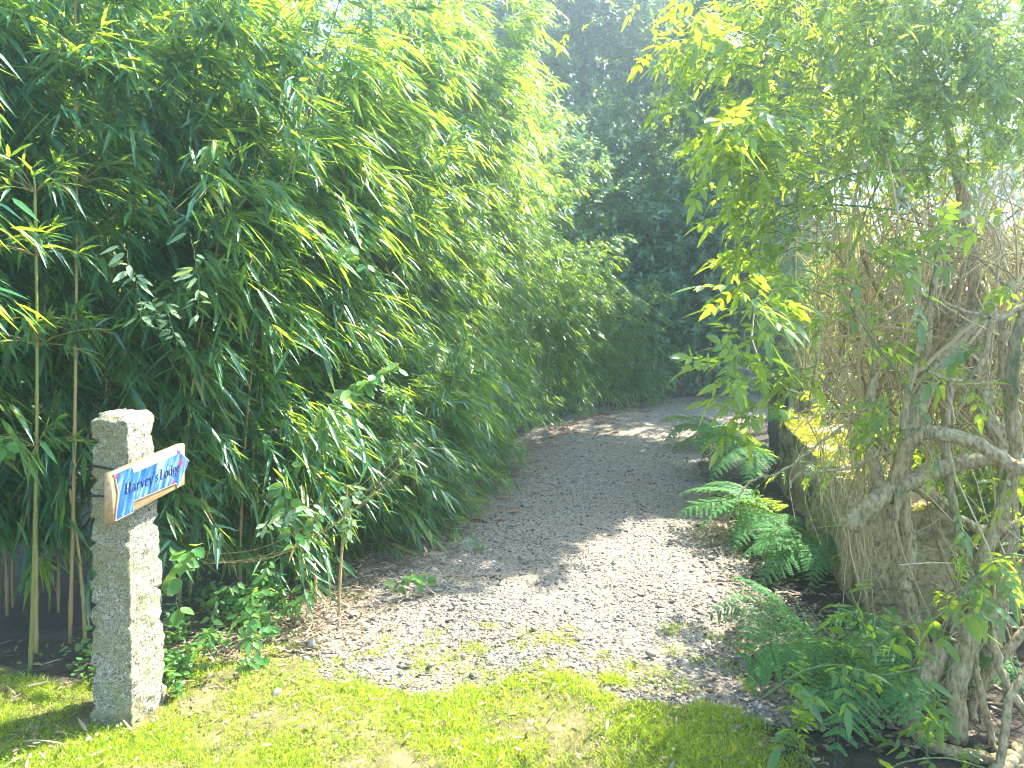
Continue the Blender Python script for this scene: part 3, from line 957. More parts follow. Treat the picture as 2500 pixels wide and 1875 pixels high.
# ------------------------------------------------------------------ ferns
def frond(g, base, az, length, rise, rg, npair=20, width=.30, droop=.75, roll=0., pin=11):
    hd = np.array([math.cos(az), math.sin(az), 0])
    s = np.linspace(0, 1, 24)
    pts = base + hd * (length * .92 * s)[:, None] + UP * (length * (rise * s - droop * s ** 2.3))[:, None]
    side0 = np.array([-hd[1], hd[0], 0])
    g.tube(pts, .0028 * (1 - .8 * s), 5, 1, cap=False)
    f = np.linspace(.12, .985, npair)
    P0, D0, N0, LL = [], [], [], []
    for i, u in enumerate(f):
        c = np.array([np.interp(u, s, pts[:, k]) for k in range(3)])
        c2 = np.array([np.interp(min(1, u + .03), s, pts[:, k]) for k in range(3)])
        t = unit(c2 - np.array([np.interp(u - .03, s, pts[:, k]) for k in range(3)]))
        nn = np.cross(t, side0); nn = nn if nn[2] > 0 else -nn
        sd = side0 * math.cos(roll) + nn * math.sin(roll)
        w = width * length * (math.sin(math.pi * min(1, (u * .88 + .14))) ** .8) * (1.02 - .3 * u)
        for sg in (-1, 1):
            pd = unit(sd * sg + t * .42 - UP * .16 + rg.normal(0, .05, 3))
            pl = w * rg.uniform(.88, 1.08)
            ff = np.linspace(.06, 1, pin)
            cc = c + pd * (pl * ff)[:, None] - UP * (pl * .12 * ff ** 2)[:, None]
            pw = pl * .17 * (1.12 - ff) + .004
            for s2 in (-1, 1):
                dd = unit(np.cross(pd, nn) * s2 + pd * .55)
                P0.append(cc); D0.append(np.repeat(dd[None], pin, 0)); N0.append(np.repeat(nn[None], pin, 0) + rg.normal(0, .12, (pin, 3))); LL.append(pw)
    P0 = np.concatenate(P0); D0 = np.concatenate(D0); N0 = np.concatenate(N0); LL = np.concatenate(LL)
    g.leaves(P0, D0, N0, LL, length * .032, 'blade', .1)


def fern(lab, x, y, z, fronds, seed, pin=11, npair=20):
    rg = np.random.default_rng(seed)
    root = thing('fern', lab, 'fern', (x, y, z), 'ferns along the stone wall')
    for az, ln, rise, drp, wd in fronds:
        g = Geo()
        frond(g, np.array([x, y, z]) + rg.normal(0, .02, 3) * np.array([1, 1, 0]), R(az), ln, rise, rg, npair, wd, drp, rg.normal(0, .25), pin)
        g.obj('frond', [M['fern'], M['shoot']], root, origin=(x, y, z))
    return root


fern('large dark green fern at the lower right in front of the wall end', 1.40, 3.26, .03,
     [(172, .60, .95, .75, .33), (203, .64, .65, .85, .33), (236, .60, .95, .9, .33), (275, .56, .85, .95, .33), (130, .55, 1.0, .6, .32)], 1, 12, 15)
fern('fern with long drooping bright fronds beneath the jasmine shoots', 1.40, 2.92, .12,
     [(192, .62, .95, .80, .42), (232, .55, .8, 1.0, .38), (268, .5, .9, 1.0, .36)], 2, 13, 15)
fern('fern with sunlit fronds stretching across the gravel from the wall foot', 1.80, 5.0, .12,
     [(185, .85, .55, .5, .26), (205, .8, .75, .75, .27), (165, .75, .7, .55, .26), (225, .75, .5, .6, .27), (250, .6, .6, .7, .28), (140, .6, .9, .7, .28)], 3)
fern('fern of arching pale fronds hanging in sunlight over the path edge', 2.0, 5.75, .40,
     [(180, .8, .6, .55, .27), (198, .75, .8, .75, .28), (215, .75, .55, .75, .28), (165, .7, .7, .5, .27), (235, .6, .5, .8, .28), (190, .6, 1.0, .7, .28)], 4)
fern('low fern with bright drooping fronds halfway along the wall foot', 1.86, 4.35, .10,
     [(184, .6, .7, .75, .28), (208, .62, .55, .75, .28), (236, .5, .75, .9, .28), (160, .5, .9, .7, .28)], 5)
fern('dark shaded fern at the far end of the wall by the wooden post', 2.12, 6.85, .22,
     [(180, .75, .9, .7, .3), (200, .8, .7, .7, .3), (220, .75, .9, .8, .3), (160, .7, .8, .6, .3), (245, .7, .8, .8, .3), (270, .7, .7, .7, .3), (140, .6, 1., .6, .3)], 6)
fern('dim fern farthest along the lane beyond the wooden post', 2.25, 8.1, .1,
     [(180, .7, .9, .7, .3), (205, .75, .7, .7, .3), (232, .7, .9, .8, .3), (155, .7, .8, .6, .3), (262, .65, .7, .8, .3)], 11)
fern('shaded green fern between the wall and the low bright fern', 1.92, 4.75, .05,
     [(190, .6, .9, .8, .3), (215, .6, .8, .8, .3), (240, .6, .7, .8, .3), (265, .5, .9, .8, .3), (165, .5, .9, .7, .3)], 7)
fern('small yellow sunlit fern growing on top of the wall', 2.30, 6.2, .62,
     [(185, .36, .9, .8, .3), (215, .36, .8, .9, .3), (245, .3, .9, .9, .3), (160, .3, .9, .7, .3)], 8)
fern('shaded fern under the woody limbs at the wall end', 1.82, 3.25, .05,
     [(200, .5, .9, .8, .3), (230, .55, .8, .8, .3), (260, .5, .9, .8, .3), (290, .5, .8, .8, .3), (175, .5, .9, .7, .3)], 9)
# ------------------------------------------------------------------ woody shrub on the right: traced stems
shrub = thing('woody_shrub', 'old woody shrub with thick twisted tan stems and a tangle of twigs', 'shrub', (2.0, 3.2, 0))
rg = np.random.default_rng(42)


def stem(pix, depth, wpx, name='stem', n=34, sides=11, knob=.035, jit=.0022):
    """pix: picture points; depth: distances at both ends or per point; wpx: width in px"""
    m = len(pix)
    dep = np.interp(np.linspace(0, 1, m), np.linspace(0, 1, len(depth)), depth) * (.92 if max(b for _, b in pix) < 600 else 1)
    pts = np.array([P(a, b, y) for (a, b), y in zip(pix, dep)])
    line = smooth_line(pts, n, jit, rg)
    w = np.interp(np.linspace(0, 1, n), np.linspace(0, 1, len(wpx)), wpx)
    rad = w / 2 / F * line[:, 1]
    g = Geo(); g.tube(line, rad, sides, knob=knob)
    o = g.obj(name, M['bark'], shrub, smooth=True, origin=tuple(line[0]))
    return o


stem([(893, 500), (898, 476), (911, 427), (923, 398), (939, 364), (961, 336), (985, 308), (1015, 285)], (3.1, 3.3), (17, 14))
stem([(852, 524), (859, 515), (889, 491), (918, 478), (948, 466), (991, 458), (1030, 454)], (3.0, 2.95), (20, 17, 14))
stem([(893, 500), (899, 472), (910, 444), (927, 433), (948, 435), (978, 444), (1007, 461), (1034, 476)], (3.0, 2.7), (14, 15, 13))
stem([(945, 90), (952, 150), (960, 190), (972, 260), (975, 322), (981, 376), (985, 413), (1000, 442), (1010, 520), (1000, 600), (985, 680)], (3.3, 3.0), (5, 10, 16, 17, 18))
stem([(940, 240), (933, 287), (923, 331), (910, 383), (902, 435), (900, 476), (896, 520)], (2.95, 2.95), (5, 6.5, 7), knob=.04)
stem([(929, 371), (945, 379), (961, 380), (972, 374), (987, 353), (990, 324), (1007, 315), (1030, 302)], (2.8, 2.75), (3.5, 5, 6), knob=.03)
stem([(946, 303), (975, 314), (1001, 318), (1015, 312), (1035, 292)], (2.85, 2.8), (3, 5, 5), knob=.03)
stem([(882, 340), (872, 390), (867, 420), (871, 457), (878, 478), (868, 520)], (3.3, 3.1), (8, 11, 12))
stem([(1001, 318), (1003, 360), (1009, 400), (1012, 440)], (2.8, 2.85), (6, 9, 10), knob=.05)
stem([(1030, 300), (1016, 340), (1012, 400), (1016, 440), (1012, 480), (990, 540), (975, 590)], (2.75, 2.9), (10, 12, 14))
stem([(880, 495), (890, 522), (899, 567), (910, 604), (924, 648), (930, 665)], (3.0, 2.8), (14, 13, 13))
stem([(945, 640), (939, 651), (927, 678), (910, 700), (909, 715), (927, 742), (932, 756)], (2.75, 2.62), (17, 20, 18, 15), knob=.16)
stem([(929, 743), (956, 753), (1000, 761), (1030, 775)], (2.6, 2.5), (11, 12, 12), knob=.14)
stem([(1034, 560), (1015, 584), (985, 611), (970, 629), (963, 655), (956, 693), (958, 742)], (2.7, 2.66), (20, 20, 19))
stem([(990, 560), (994, 610), (993, 641), (1001, 670), (1015, 697), (1034, 720)], (2.7, 2.55), (6, 8, 8), knob=.04)
stem([(973, 560), (975, 644), (978, 678), (990, 730), (996, 756)], (2.72, 2.6), (6, 7, 7), knob=.04)
stem([(900, 470), (906, 520), (912, 560), (905, 590)], (3.15, 3.0), (10, 12, 10))
stem([(958, 330), (950, 390), (945, 440), (952, 500), (966, 560)], (3.25, 3.1), (7, 8, 9), knob=.05)
stem([(1034, 620), (1000, 660), (975, 700), (970, 750)], (2.8, 2.75), (9, 9, 9))
stem([(1034, 660), (1010, 700), (1000, 768), (990, 790)], (2.5, 2.4), (7, 8, 8), knob=.05)
stem([(905, 480), (935, 500), (960, 520), (990, 530), (1030, 520)], (3.2, 3.1), (9, 10, 9))
stem([(1024, 745), (1005, 765), (985, 785)], (2.5, 2.4), (14, 15, 15))
stem([(790, 487), (800, 474), (846, 469), (880, 455), (915, 440)], (3.0, 3.1), (2.5, 3, 3.5), knob=.03)
stem([(780, 472), (752, 480), (735, 505)][::-1] + [(815, 447), (845, 425)], (2.95, 3.2), (1.8, 2.4, 2.6), knob=.02)

# the tangle of twigs
g = Geo()


def twig(p0, p1, r0, r1, wob, n=9, sides=4, lim=True):
    u = np.linspace(0, 1, n)[:, None]
    mid = rg.normal(0, wob, 3)
    q = p0 + (p1 - p0) * u + mid * np.sin(np.pi * u) + rg.normal(0, wob * .5, 3) * np.sin(2 * np.pi * u)
    q = q + rg.normal(0, wob * .05, q.shape)
    q[:, 0] += max(0, 1.30 + .12 * (p0[2] < .9) - q[:, 0].min()) if lim else 0
    g.tube(q, np.linspace(r0, r1, n), sides, cap=False)
    return q


for i in range(520):                                   # mostly upright, leaning, hanging in a thick curtain
    Y = rg.uniform(3.08, 3.7)
    px = 800 + 260 * rg.random() ** .9
    pyb = rg.uniform(330, 475) if px > 890 else rg.uniform(330, 430); pyt = pyb - rg.uniform(120, 300)
    a = P(px + rg.normal(0, 10), pyb, Y)
    b = P(px + rg.normal(10, 42), max(rg.uniform(100, 270), pyt), Y + rg.normal(0, .25))
    r0 = rg.choice([.0018, .0025, .004, .006], p=[.25, .35, .27, .13])
    twig(a, b, r0, r0 * .55, .15)
for i in range(60):                                    # stouter arching stems
    Y = rg.uniform(2.95, 3.6)
    a = P(rg.uniform(840, 1060), rg.uniform(300, 480), Y)
    mid = a + np.array([rg.normal(0, .22), rg.normal(0, .12), rg.uniform(.25, .7)])
    e = mid + np.array([rg.normal(-.05, .35), rg.normal(-.05, .15), rg.uniform(-.35, .4)])
    ln = smooth_line([a, mid, e], 16, .003, rg)
    ln[:, 0] += max(0, 1.3 - ln[:, 0].min())
    rr0 = rg.uniform(.005, .011)
    g.tube(ln, np.linspace(rr0, rr0 * .45, 16), 6)
for i in range(130):                                   # crossing twigs
    Y = rg.uniform(2.9, 3.6)
    a = P(rg.uniform(790, 1030), rg.uniform(220, 440), Y)
    b = a + unit(rg.normal(0, 1, 3) * np.array([1, .5, .8])) * rg.uniform(.25, .8)
    twig(a, b, .0028, .0012, .05)
for i in range(95):                                   # hanging over the wall, bare tips
    Y = rg.uniform(2.95, 3.5)
    a = P(rg.uniform(800, 900), rg.uniform(400, 500), Y)
    b = a + np.array([rg.normal(-.05, .1), rg.normal(-.1, .1), -rg.uniform(.2, .55)])
    b[2] = max(b[2], .12)
    twig(a, b, .0026, .001, .05)
for i in range(46):                                   # lower right dark thicket
    Y = rg.uniform(2.65, 3.4)
    a = P(rg.uniform(930, 1060), rg.uniform(600, 760), Y)
    a[2] = max(a[2], .02)
    b = a + np.array([rg.normal(0, .2), rg.normal(0, .15), rg.uniform(.2, .8)])
    twig(a, b, .0045, .0022, .06)
g.obj('twigs', M['twig'], shrub, origin=(2.0, 3.2, 0))

# ------------------------------------------------------------------ jasmine climbing over it
jas = thing('jasmine_climber', 'jasmine climber with back lit yellow green leaves spilling over the woody shrub', 'climber', (2.3, 3.6, 0))


def pinnate(g, base, d, size, rg, pairs=3, term=1.7):
    """batch of pinnate leaves: base (n,3), direction (n,3), size (n,)"""
    n = len(base)
    d = unit(d)
    up = UP + rg.normal(0, .35, (n, 3))
    s = unit(np.cross(d, up)); nn = np.cross(s, d)
    drp = np.array([0, 0, -1.0])
    for k in range(pairs):
        f = .30 + .62 * k / max(1, pairs - 1) if pairs > 1 else .6
        c = base + d * (size * f)[:, None] + drp * (size * .22 * f * f)[:, None]
        for sg in (-1, 1):
            ld = s * sg + d * .65 + drp * .25 + rg.normal(0, .18, (n, 3))
            L = size * rg.uniform(.32, .46, n)
            g.leaves(c, ld, nn + rg.normal(0, .3, (n, 3)), L, L * .46, 'ovate', .18, .12)
    c = base + d * size[:, None] + drp * (size * .22)[:, None]
    L = size * rg.uniform(.36, .5, n) * term
    g.leaves(c, d + drp * .35 + rg.normal(0, .15, (n, 3)), nn + rg.normal(0, .25, (n, 3)), L, L * .34, 'ovate', .25, .12)
    # leaf stalks
    w = s * .0008
    e = base + d * size[:, None] + drp * (size * .22)[:, None]
    V = np.stack([base - w, base + w, e + w, e - w], 1).reshape(-1, 3)
    g.raw(V, [np.arange(n * 4).reshape(-1, 4)], 1)


def shoot(pts, n_leaf, size, g, rg, r=.0025, nseg=18, pairs=3):
    line = smooth_line(pts, nseg, .004, rg)
    g.tube(line, np.linspace(r, r * .4, nseg), 5, 1, cap=False)
    i = rg.uniform(nseg * .1, nseg - 1.01, n_leaf)
    i0 = i.astype(int)
    b = line[i0] + (line[np.minimum(i0 + 1, nseg - 1)] - line[i0]) * (i - i0)[:, None]
    t = unit(line[np.minimum(i0 + 1, nseg - 1)] - line[i0])
    sd = unit(np.cross(t, UP + rg.normal(0, .5, (n_leaf, 3)))) * np.where(rg.random(n_leaf) < .5, 1, -1)[:, None]
    d = t * .5 + sd * .9 + rg.normal(0, .3, (n_leaf, 3)) + np.array([0, 0, -.15])
    pinnate(g, b, d, size * rg.uniform(.7, 1.2, n_leaf), rg, pairs)


# upper mass: arching shoots that start inside and reach left, down and toward the camera
g = Geo()
for i in range(270):
    Y = rg.uniform(2.8, 3.5)
    px = 775 + 300 * rg.random() ** .85
    py = -80 + 235 * rg.random() - (25 if px > 850 else 0)
    a = P(px, py, Y)
    hd = np.array([rg.normal(-.45, .5), rg.normal(-.2, .4), 0])
    ln = rg.uniform(.2, .5)
    b = a + hd * ln * .6 + UP * .08
    c = a + hd * ln * 1.2 - UP * ln * rg.uniform(.1, .5)
    shoot([a, b, c], 14, .062, g, rg, .002, 10)
gu = g
# (the upper mass thickens toward the right)
for i in range(95):
    a = P(rg.uniform(850, 1090), rg.uniform(20, 190), rg.uniform(2.9, 3.4))
    hd = np.array([rg.normal(-.35, .5), rg.normal(-.2, .4), 0]); ln = rg.uniform(.2, .45)
    g2 = [a, a + hd * ln * .6 + UP * .06, a + hd * ln * 1.2 - UP * ln * rg.uniform(.1, .45)]
    shoot(g2, 14, .062, gu, rg, .002, 10)
gu.obj('upper_foliage', [M['jasmine'], M['shoot']], jas, origin=(2.3, 3.6, 0))
# left silhouette: individually placed sprays
g = Geo()
sil = [[(800, 90), (740, 80), (700, 60), (662, 78)], [(790, 60), (745, 40), (715, 30), (690, 60)], [(790, 20), (750, 5), (735, 10), (705, 20)], [(800, 150), (760, 130), (735, 140), (728, 170)], [(830, 190), (790, 175), (755, 185), (735, 205)],
       [(830, 215), (790, 205), (755, 215), (728, 200)], [(820, 250), (790, 235), (760, 245), (740, 265)], [(840, 280), (800, 265), (765, 272), (745, 285)], [(850, 300), (810, 290), (785, 300), (762, 310)], [(800, 330), (780, 335), (765, 345), (750, 352)],
       [(820, 110), (770, 100), (735, 105), (712, 130)], [(810, 40), (770, 30), (740, 40), (722, 60)], [(830, 170), (785, 160), (750, 165), (733, 150)], [(800, 360), (770, 365), (740, 378), (728, 390)], 
       ]
for pts in sil:
    Y = rg.uniform(2.6, 3.1)
    dy = rg.normal(-.08, .1)
    q = np.array([P(a, b, Y + dy * k) for k, (a, b) in enumerate(pts)])
    for rep in range(3 if pts[0][1] < 200 else 2):
        shoot(q + rg.normal(0, .05, 3) + rg.normal(0, .02, q.shape), 15, .095, g, rg, .0025, 16)
g.obj('side_sprays', [M['jasmine'], M['shoot']], jas, origin=(2.3, 3.6, 0))
# curtain of leaves behind and within the tangle
g = Geo()
for i in range(150):
    Y = rg.uniform(4.0, 4.6)
    px = rg.uniform(850, 1080); py = rg.uniform(190, 470)
    a = P(px, py, Y)
    hd = np.array([rg.normal(-.3, .6), rg.normal(-.2, .5), rg.normal(-.3, .3)])
    shoot([a, a + hd * .2 + UP * .03, a + hd * .4 - UP * .1], 11, .085, g, rg, .002, 9)
g.obj('inner_foliage', [M['jasmine'], M['shoot']], jas, origin=(2.3, 3.6, 0))
# long thin shoots across
g = Geo()
for pts, Y in (([(935, 170), (850, 175), (790, 205), (760, 195)], 2.9), ([(900, 210), (820, 205), (775, 220)], 2.9), ([(845, 300), (880, 350), (915, 400), (950, 500), (985, 590)], 2.6), ([(860, 20), (885, 60), (900, 120)], 2.9),
               ([(720, 0), (700, 60), (740, 110), (800, 150)], 3.3), ([(1010, 60), (940, 110), (880, 180), (850, 260)], 2.8)):
    q = np.array([P(a, b, Y) for a, b in pts])
    line = smooth_line(q, 24, .002, rg)
    g.tube(line, .0024, 6, 1)
    shoot(q, 9, .08, g, rg, .003, 20)
# sparse leaves before the thick stems
for px, py in ((850, 325), (900, 345), (935, 325), (915, 430), (890, 385), (960, 400), (1000, 340), (930, 260), (970, 230), (1010, 210), (1000, 280), (880, 250), (850, 230), (940, 200), (1015, 440), (1010, 500), (1020, 540), (985, 240), (905, 300), (865, 290)):
    a = P(px, py, rg.uniform(2.45, 2.75))
    hd = unit(rg.normal(0, 1, 3) * np.array([1, .4, .5]))
    shoot([a, a + hd * .1, a + hd * .2 - UP * .04], 7, .09, g, rg, .002, 8)
g.obj('trailing_shoots', [M['jasmine'], M['shoot']], jas, origin=(2.3, 3.6, 0))

# low jasmine shoots at the lower right, each a plant of its own
for pts, Y, nl, lab in (
        ([(860, 655), (885, 640), (930, 605), (985, 570)], 2.55, 16, 'jasmine shoot crossing the mossy limbs at the right'),
        ([(872, 660), (862, 620), (850, 590)], 2.55, 9, 'upright jasmine shoot before the wall end'),
        ([(760, 700), (800, 672), (840, 665), (880, 675), (930, 665)], 2.45, 16, 'long jasmine shoot trailing over the bright fern'),
        ([(775, 758), (790, 735), (800, 715), (805, 700)], 2.55, 13, 'small leafy jasmine shoot on the dark soil below the fern'),
        ([(1040, 560), (1005, 555), (975, 580), (955, 600)], 2.4, 12, 'jasmine shoot reaching in from the right edge'),
        ([(925, 768), (930, 720), (935, 690)], 2.45, 9, 'jasmine shoot rising between the twisted stems'),
        ([(880, 775), (905, 762), (945, 758), (985, 768)], 2.42, 10, 'low broad leaved shoot along the bottom edge')):
    q = np.array([P(a, b, Y) for a, b in pts]); q[:, 2] = np.maximum(q[:, 2], .03)
    root = thing('jasmine_shoot', lab, 'jasmine', tuple(q[0]), 'jasmine shoots at the lower right')
    g = Geo(); g.tube(smooth_line(q, 20), .0024, 6)
    g.obj('runner', M['shoot'], root, smooth=True, origin=tuple(q[0]))
    g = Geo(); shoot(q, nl, .10, g, rg, .001, 18)
    g.obj('foliage', [M['jasmine'], M['shoot']], root, origin=tuple(q[0]))

# sunlit bushes beyond the wall, behind the twigs
for (x, y, H, rx, lab, sd, ntw) in ((3.2, 5.3, 1.25, .6, 'sunlit bush glowing behind the twig tangle', 51, 700), (4.1, 5.6, 2.2, .8, 'shaded bush behind the woody stems at the right', 52, 800), (3.6, 7.3, 2.6, .9, 'bush beyond the wall behind the hanging jasmine', 53, 800), (5.4, 6.6, 3.2, 1.1, 'tall bush far right behind the tangle', 54, 900), (3.5, 4.0, 1.7, .7, 'dim bush close behind the thick limbs at the right edge', 55, 700), (3.7, 2.7, 1.5, .75, 'bush just outside the right edge of the photo', 56, 600), (4.9, 4.6, 2.2, .9, 'bush farther back beyond the thick limbs', 57, 700)):
    r2 = np.random.default_rng(sd)
    root = thing('leafy_bush', lab, 'bush', (x, y, 0), 'bushes beyond the stone wall')
    g = Geo()
    for k in range(6):
        a = r2.uniform(0, 6.28)
        g.tube(smooth_line([[x, y, 0], [x + .25 * rx * math.cos(a), y + .25 * rx * math.sin(a), H * .4], [x + .6 * rx * math.cos(a), y + .6 * rx * math.sin(a), H * .8]], 9), np.linspace(.016, .005, 9), 5)
    g.obj('stems', M['twig'], root, origin=(x, y, 0))
    g = Geo()
    shrub_leaves(g, (x, y, H * .52), (rx, rx, H * .48), ntw, 8, .07, .5, r2, 'ovate')
    g.obj('foliage', M['jasmine'], root, origin=(x, y, 0))

# feathery juniper at the far end of the wall
x, y = 2.42, 6.5
root = thing('feathery_juniper', 'pale feathery juniper hanging over the far end of the wall', 'juniper', (x, y, 0))
r2 = np.random.default_rng(61)
g = Geo(); g.tube(smooth_line([[x + .15, y + .2, 0], [x + .1, y + .1, .8], [x, y, 1.9]], 12), np.linspace(.03, .008, 12), 7)
g.obj('trunk', M['bark'], root, smooth=True, origin=(x, y, 0))
g = Geo()
for i in range(260):
    z = r2.uniform(.85, 2.1)
    a0 = np.array([x + .02, y, z])
    az = r2.uniform(0, 6.28); ln = r2.uniform(.15, .46) * (1 - .35 * abs(z - 1.3))
    hd = np.array([math.cos(az), math.sin(az), 0])
    u = np.linspace(0, 1, 12)[:, None]
    ln_p = a0 + hd * ln * u + UP * ln * (.5 * u - .8 * u * u)
    g.tube(ln_p, .0015, 4, 1, cap=False)
    ii = r2.integers(3, 12, 60)
    b = ln_p[ii] + r2.normal(0, .012, (60, 3))
    d = hd + r2.normal(0, .7, (60, 3)) - UP * .2
    g.leaves(b, d, r2.normal(0, 1, (60, 3)), r2.uniform(.02, .05, 60), r2.uniform(.003, .006, 60), 'blade', .2)
g.obj('foliage', [M['juniper'], M['shoot']], root, origin=(x, y, 0))

# glass lantern hanging in the shrub
lp = P(901, 203, 3.0)
lan = thing('hanging_lantern', 'clear glass lantern with metal cap hanging among the jasmine leaves', 'lantern', tuple(lp))


def lathe(g, prof, c, n=24, mi=0):
    prof = np.array(prof) * .6
    th = np.linspace(0, 2 * np.pi, n, endpoint=False)
    V = np.stack([c[0] + prof[:, :1] * np.cos(th), c[1] + prof[:, :1] * np.sin(th), c[2] + prof[:, 1:] + 0 * th], -1).reshape(-1, 3)
    m = len(prof)
    q = [(i * n + j, i * n + (j + 1) % n, (i + 1) * n + (j + 1) % n, (i + 1) * n + j) for i in range(m - 1) for j in range(n)]
    g.raw(V, [q], mi)


gm, nt, out = new_mat('lantern_glass')
pb = nd(nt, 'ShaderNodeBsdfPrincipled')
pb.inputs['Base Color'].default_value = (.85, .93, .9, 1); pb.inputs['Roughness'].default_value = .08
pb.inputs['Transmission Weight'].default_value = .9; pb.inputs['IOR'].default_value = 1.3
nt.links.new(pb.outputs[0], out.inputs[0])
g = Geo(); lathe(g, [(.004, -.085), (.05, -.08), (.062, -.05), (.060, -.02), (.045, .01), (.036, .02), (.034, .018), (.043, .008), (.057, -.02), (.058, -.05), (.047, -.076), (.004, -.08)], lp)
g.obj('glass', gm, lan, smooth=True, origin=tuple(lp))
g = Geo(); lathe(g, [(.002, .024), (.042, .024), (.044, .04), (.036, .05), (.034, .10), (.036, .105), (.002, .108)], lp)
g.tube([lp + UP * .063, lp + UP * .2, lp + UP * .32 + np.array([.01, .02, 0])], .0015, 5)
g.obj('cap', plain_mat('lantern_metal', (.5, .5, .46), .35, .5, .6), lan, smooth=True, origin=tuple(lp))


# ------------------------------------------------------------------ weeds at the hedge foot
def vine(lab, pts, Y, n_leaf, L, mat, prof='ovate', ratio=.6, name='leafy_weed', cat='weed', grp='weeds at the hedge foot', spreadz=.3, r=.0018, dy=0., stemmat='shoot', hang=.3):
    r2 = np.random.default_rng(abs(hash(lab)) % 1000 if False else sum(map(ord, lab)) % 997)
    q = np.array([P(a, b, Y + dy * k) for k, (a, b) in enumerate(pts)])
    q[:, 2] = np.maximum(q[:, 2], .01)
    root = thing(name, lab, cat, tuple(q[0]), grp)
    line = smooth_line(q, 22, .003, r2)
    g = Geo(); g.tube(line, np.linspace(r, r * .5, 22), 5)
    g.obj('stalk', M[stemmat], root, smooth=True, origin=tuple(q[0]))
    g = Geo()
    i = r2.integers(2, 22, n_leaf)
    a = r2.uniform(0, 6.28, n_leaf)
    d = np.stack([np.cos(a), -np.abs(np.sin(a)) * .8 + .2, r2.normal(-hang, spreadz, n_leaf)], 1)
    st = line[i] + d * (.2 * L)
    nr = UP * .8 + np.array([.25, -.55, 0]) + r2.normal(0, .3, (n_leaf, 3))
    ls = r2.uniform(.55, 1.15, n_leaf) * L
    g.leaves(st, d, nr, ls, ls * ratio, prof, .2, .12)
    g.obj('foliage', M[mat], root, origin=tuple(q[0]))


vine('bindweed with heart shaped leaves climbing beside the sign', [(300, 560), (292, 520), (285, 490), (290, 460)], 3.45, 16, .075, 'weed', 'ovate', .62)
vine('leafy vine with pale tips twining over the bamboo sprays', [(330, 400), (345, 392), (365, 380), (390, 372), (402, 362)], 3.7, 26, .075, 'weed', 'oval', .6)
vine('pale nettle sprig standing against the dark bamboo above the post', [(142, 330), (138, 290), (122, 245)], 3.0, 22, .07, 'pale_weed', 'lance', .36)
vine('silvery sprig right of the pale nettle', [(195, 330), (198, 280), (190, 232)], 3.1, 18, .08, 'pale_weed', 'lance', .3)
vine('small white tipped sprig below the silvery sprig', [(178, 345), (170, 320), (166, 300)], 3.05, 20, .05, 'pale_weed', 'lance', .4)
vine('drooping pale sprig left of the silvery sprig', [(160, 330), (152, 310), (148, 300)], 3.05, 14, .05, 'pale_weed', 'lance', .4)
vine('round yellow green leaves on a stem at the left edge', [(-20, 470), (0, 445), (12, 430), (30, 445)], 2.9, 9, .075, 'weed', 'oval', .72)
vine('bramble with lobed leaves just right of the granite post', [(180, 640), (178, 600), (182, 560), (195, 545)], 3.1, 22, .065, 'weed', 'ovate', .85)
vine('broad leaved dock growing where lawn meets gravel', [(248, 690), (250, 670), (252, 640), (250, 610)], 3.15, 30, .05, 'weed', 'oval', .5)
vine('ground ivy beside the post base', [(175, 690), (200, 680), (235, 672), (262, 660)], 3.2, 46, .045, 'weed', 'oval', .9, hang=.1)
vine('second ground ivy patch creeping under the hedge', [(190, 660), (215, 650), (245, 640), (280, 625)], 3.4, 46, .045, 'weed', 'oval', .9, hang=.1)
vine('small dock seedlings on the shaded gravel edge', [(392, 590), (402, 582), (415, 578), (428, 582)], 3.95, 30, .06, 'weed', 'oval', .5, hang=-.2)
vine('thin bindweed hanging down toward the path edge', [(320, 500), (312, 530), (300, 560), (305, 590)], 3.6, 20, .05, 'weed', 'ovate', .65)
vine('low weed tuft under the cut cane stub', [(285, 610), (300, 600), (312, 590)], 3.7, 26, .06, 'weed', 'lance', .35)
vine('seedlings at the shaded left path edge further along', [(470, 500), (482, 492), (495, 488)], 6.1, 20, .06, 'weed', 'oval', .5, hang=-.2)
vine('pinnate ash sapling peering out between two bamboo sprays', [(440, 175), (452, 150), (460, 130), (470, 115)], 4.9, 34, .10, 'laurel', 'lance', .35, name='ash_sapling', cat='sapling', grp=None)
vine('yellow leaved creeper on the lit bamboo', [(335, 250), (350, 245), (362, 258), (372, 270)], 3.75, 10, .07, 'weed', 'oval', .7)
for pts, Y, nl, L, lab in (([(205, 655), (210, 625), (218, 600), (235, 580)], 3.25, 30, .045, 'nettle with toothed leaves behind the bramble'), ([(232, 650), (238, 620), (248, 600), (262, 588)], 3.4, 30, .045, 'nettle with toothed leaves above the dock'),
                           ([(268, 640), (270, 610), (262, 580), (270, 560)], 3.5, 26, .045, 'slender weed with small leaves beneath the bindweed'), ([(345, 545), (352, 520), (350, 500), (362, 480)], 3.7, 22, .05, 'pale tipped sprig above the lone bare cane'),
                           ([(258, 535), (270, 520), (290, 512), (310, 505)], 3.35, 26, .05, 'leafy runner with pale tips in front of the dark hedge foot')):
    vine(lab, pts, Y, nl, L, 'pale_weed' if 'pale' in lab else 'weed', 'lance' if 'nettle' in lab else 'oval', .5)
g = Geo()
n = 5200
y = 2.92 + rng.random(n) ** 1.3 * 1.1
x = edge_x(LEFT, y) - .12 - np.abs(rng.normal(0, .22, n)) + .10 * np.sin(y * 9)
cl = np.array([noise.noise(Vector((a * 5, b * 5, 2))) for a, b in zip(x, y)])
kp = (cl > -.08) & ~((x < -1.36) & (y < 3.02)); x, y, cl = x[kp], y[kp], cl[kp]; n = len(x)
p = np.stack([x, y, .02 + rng.random(n) ** 1.6 * .16 * (.5 + cl)], 1)
a = rng.uniform(0, 6.28, n)
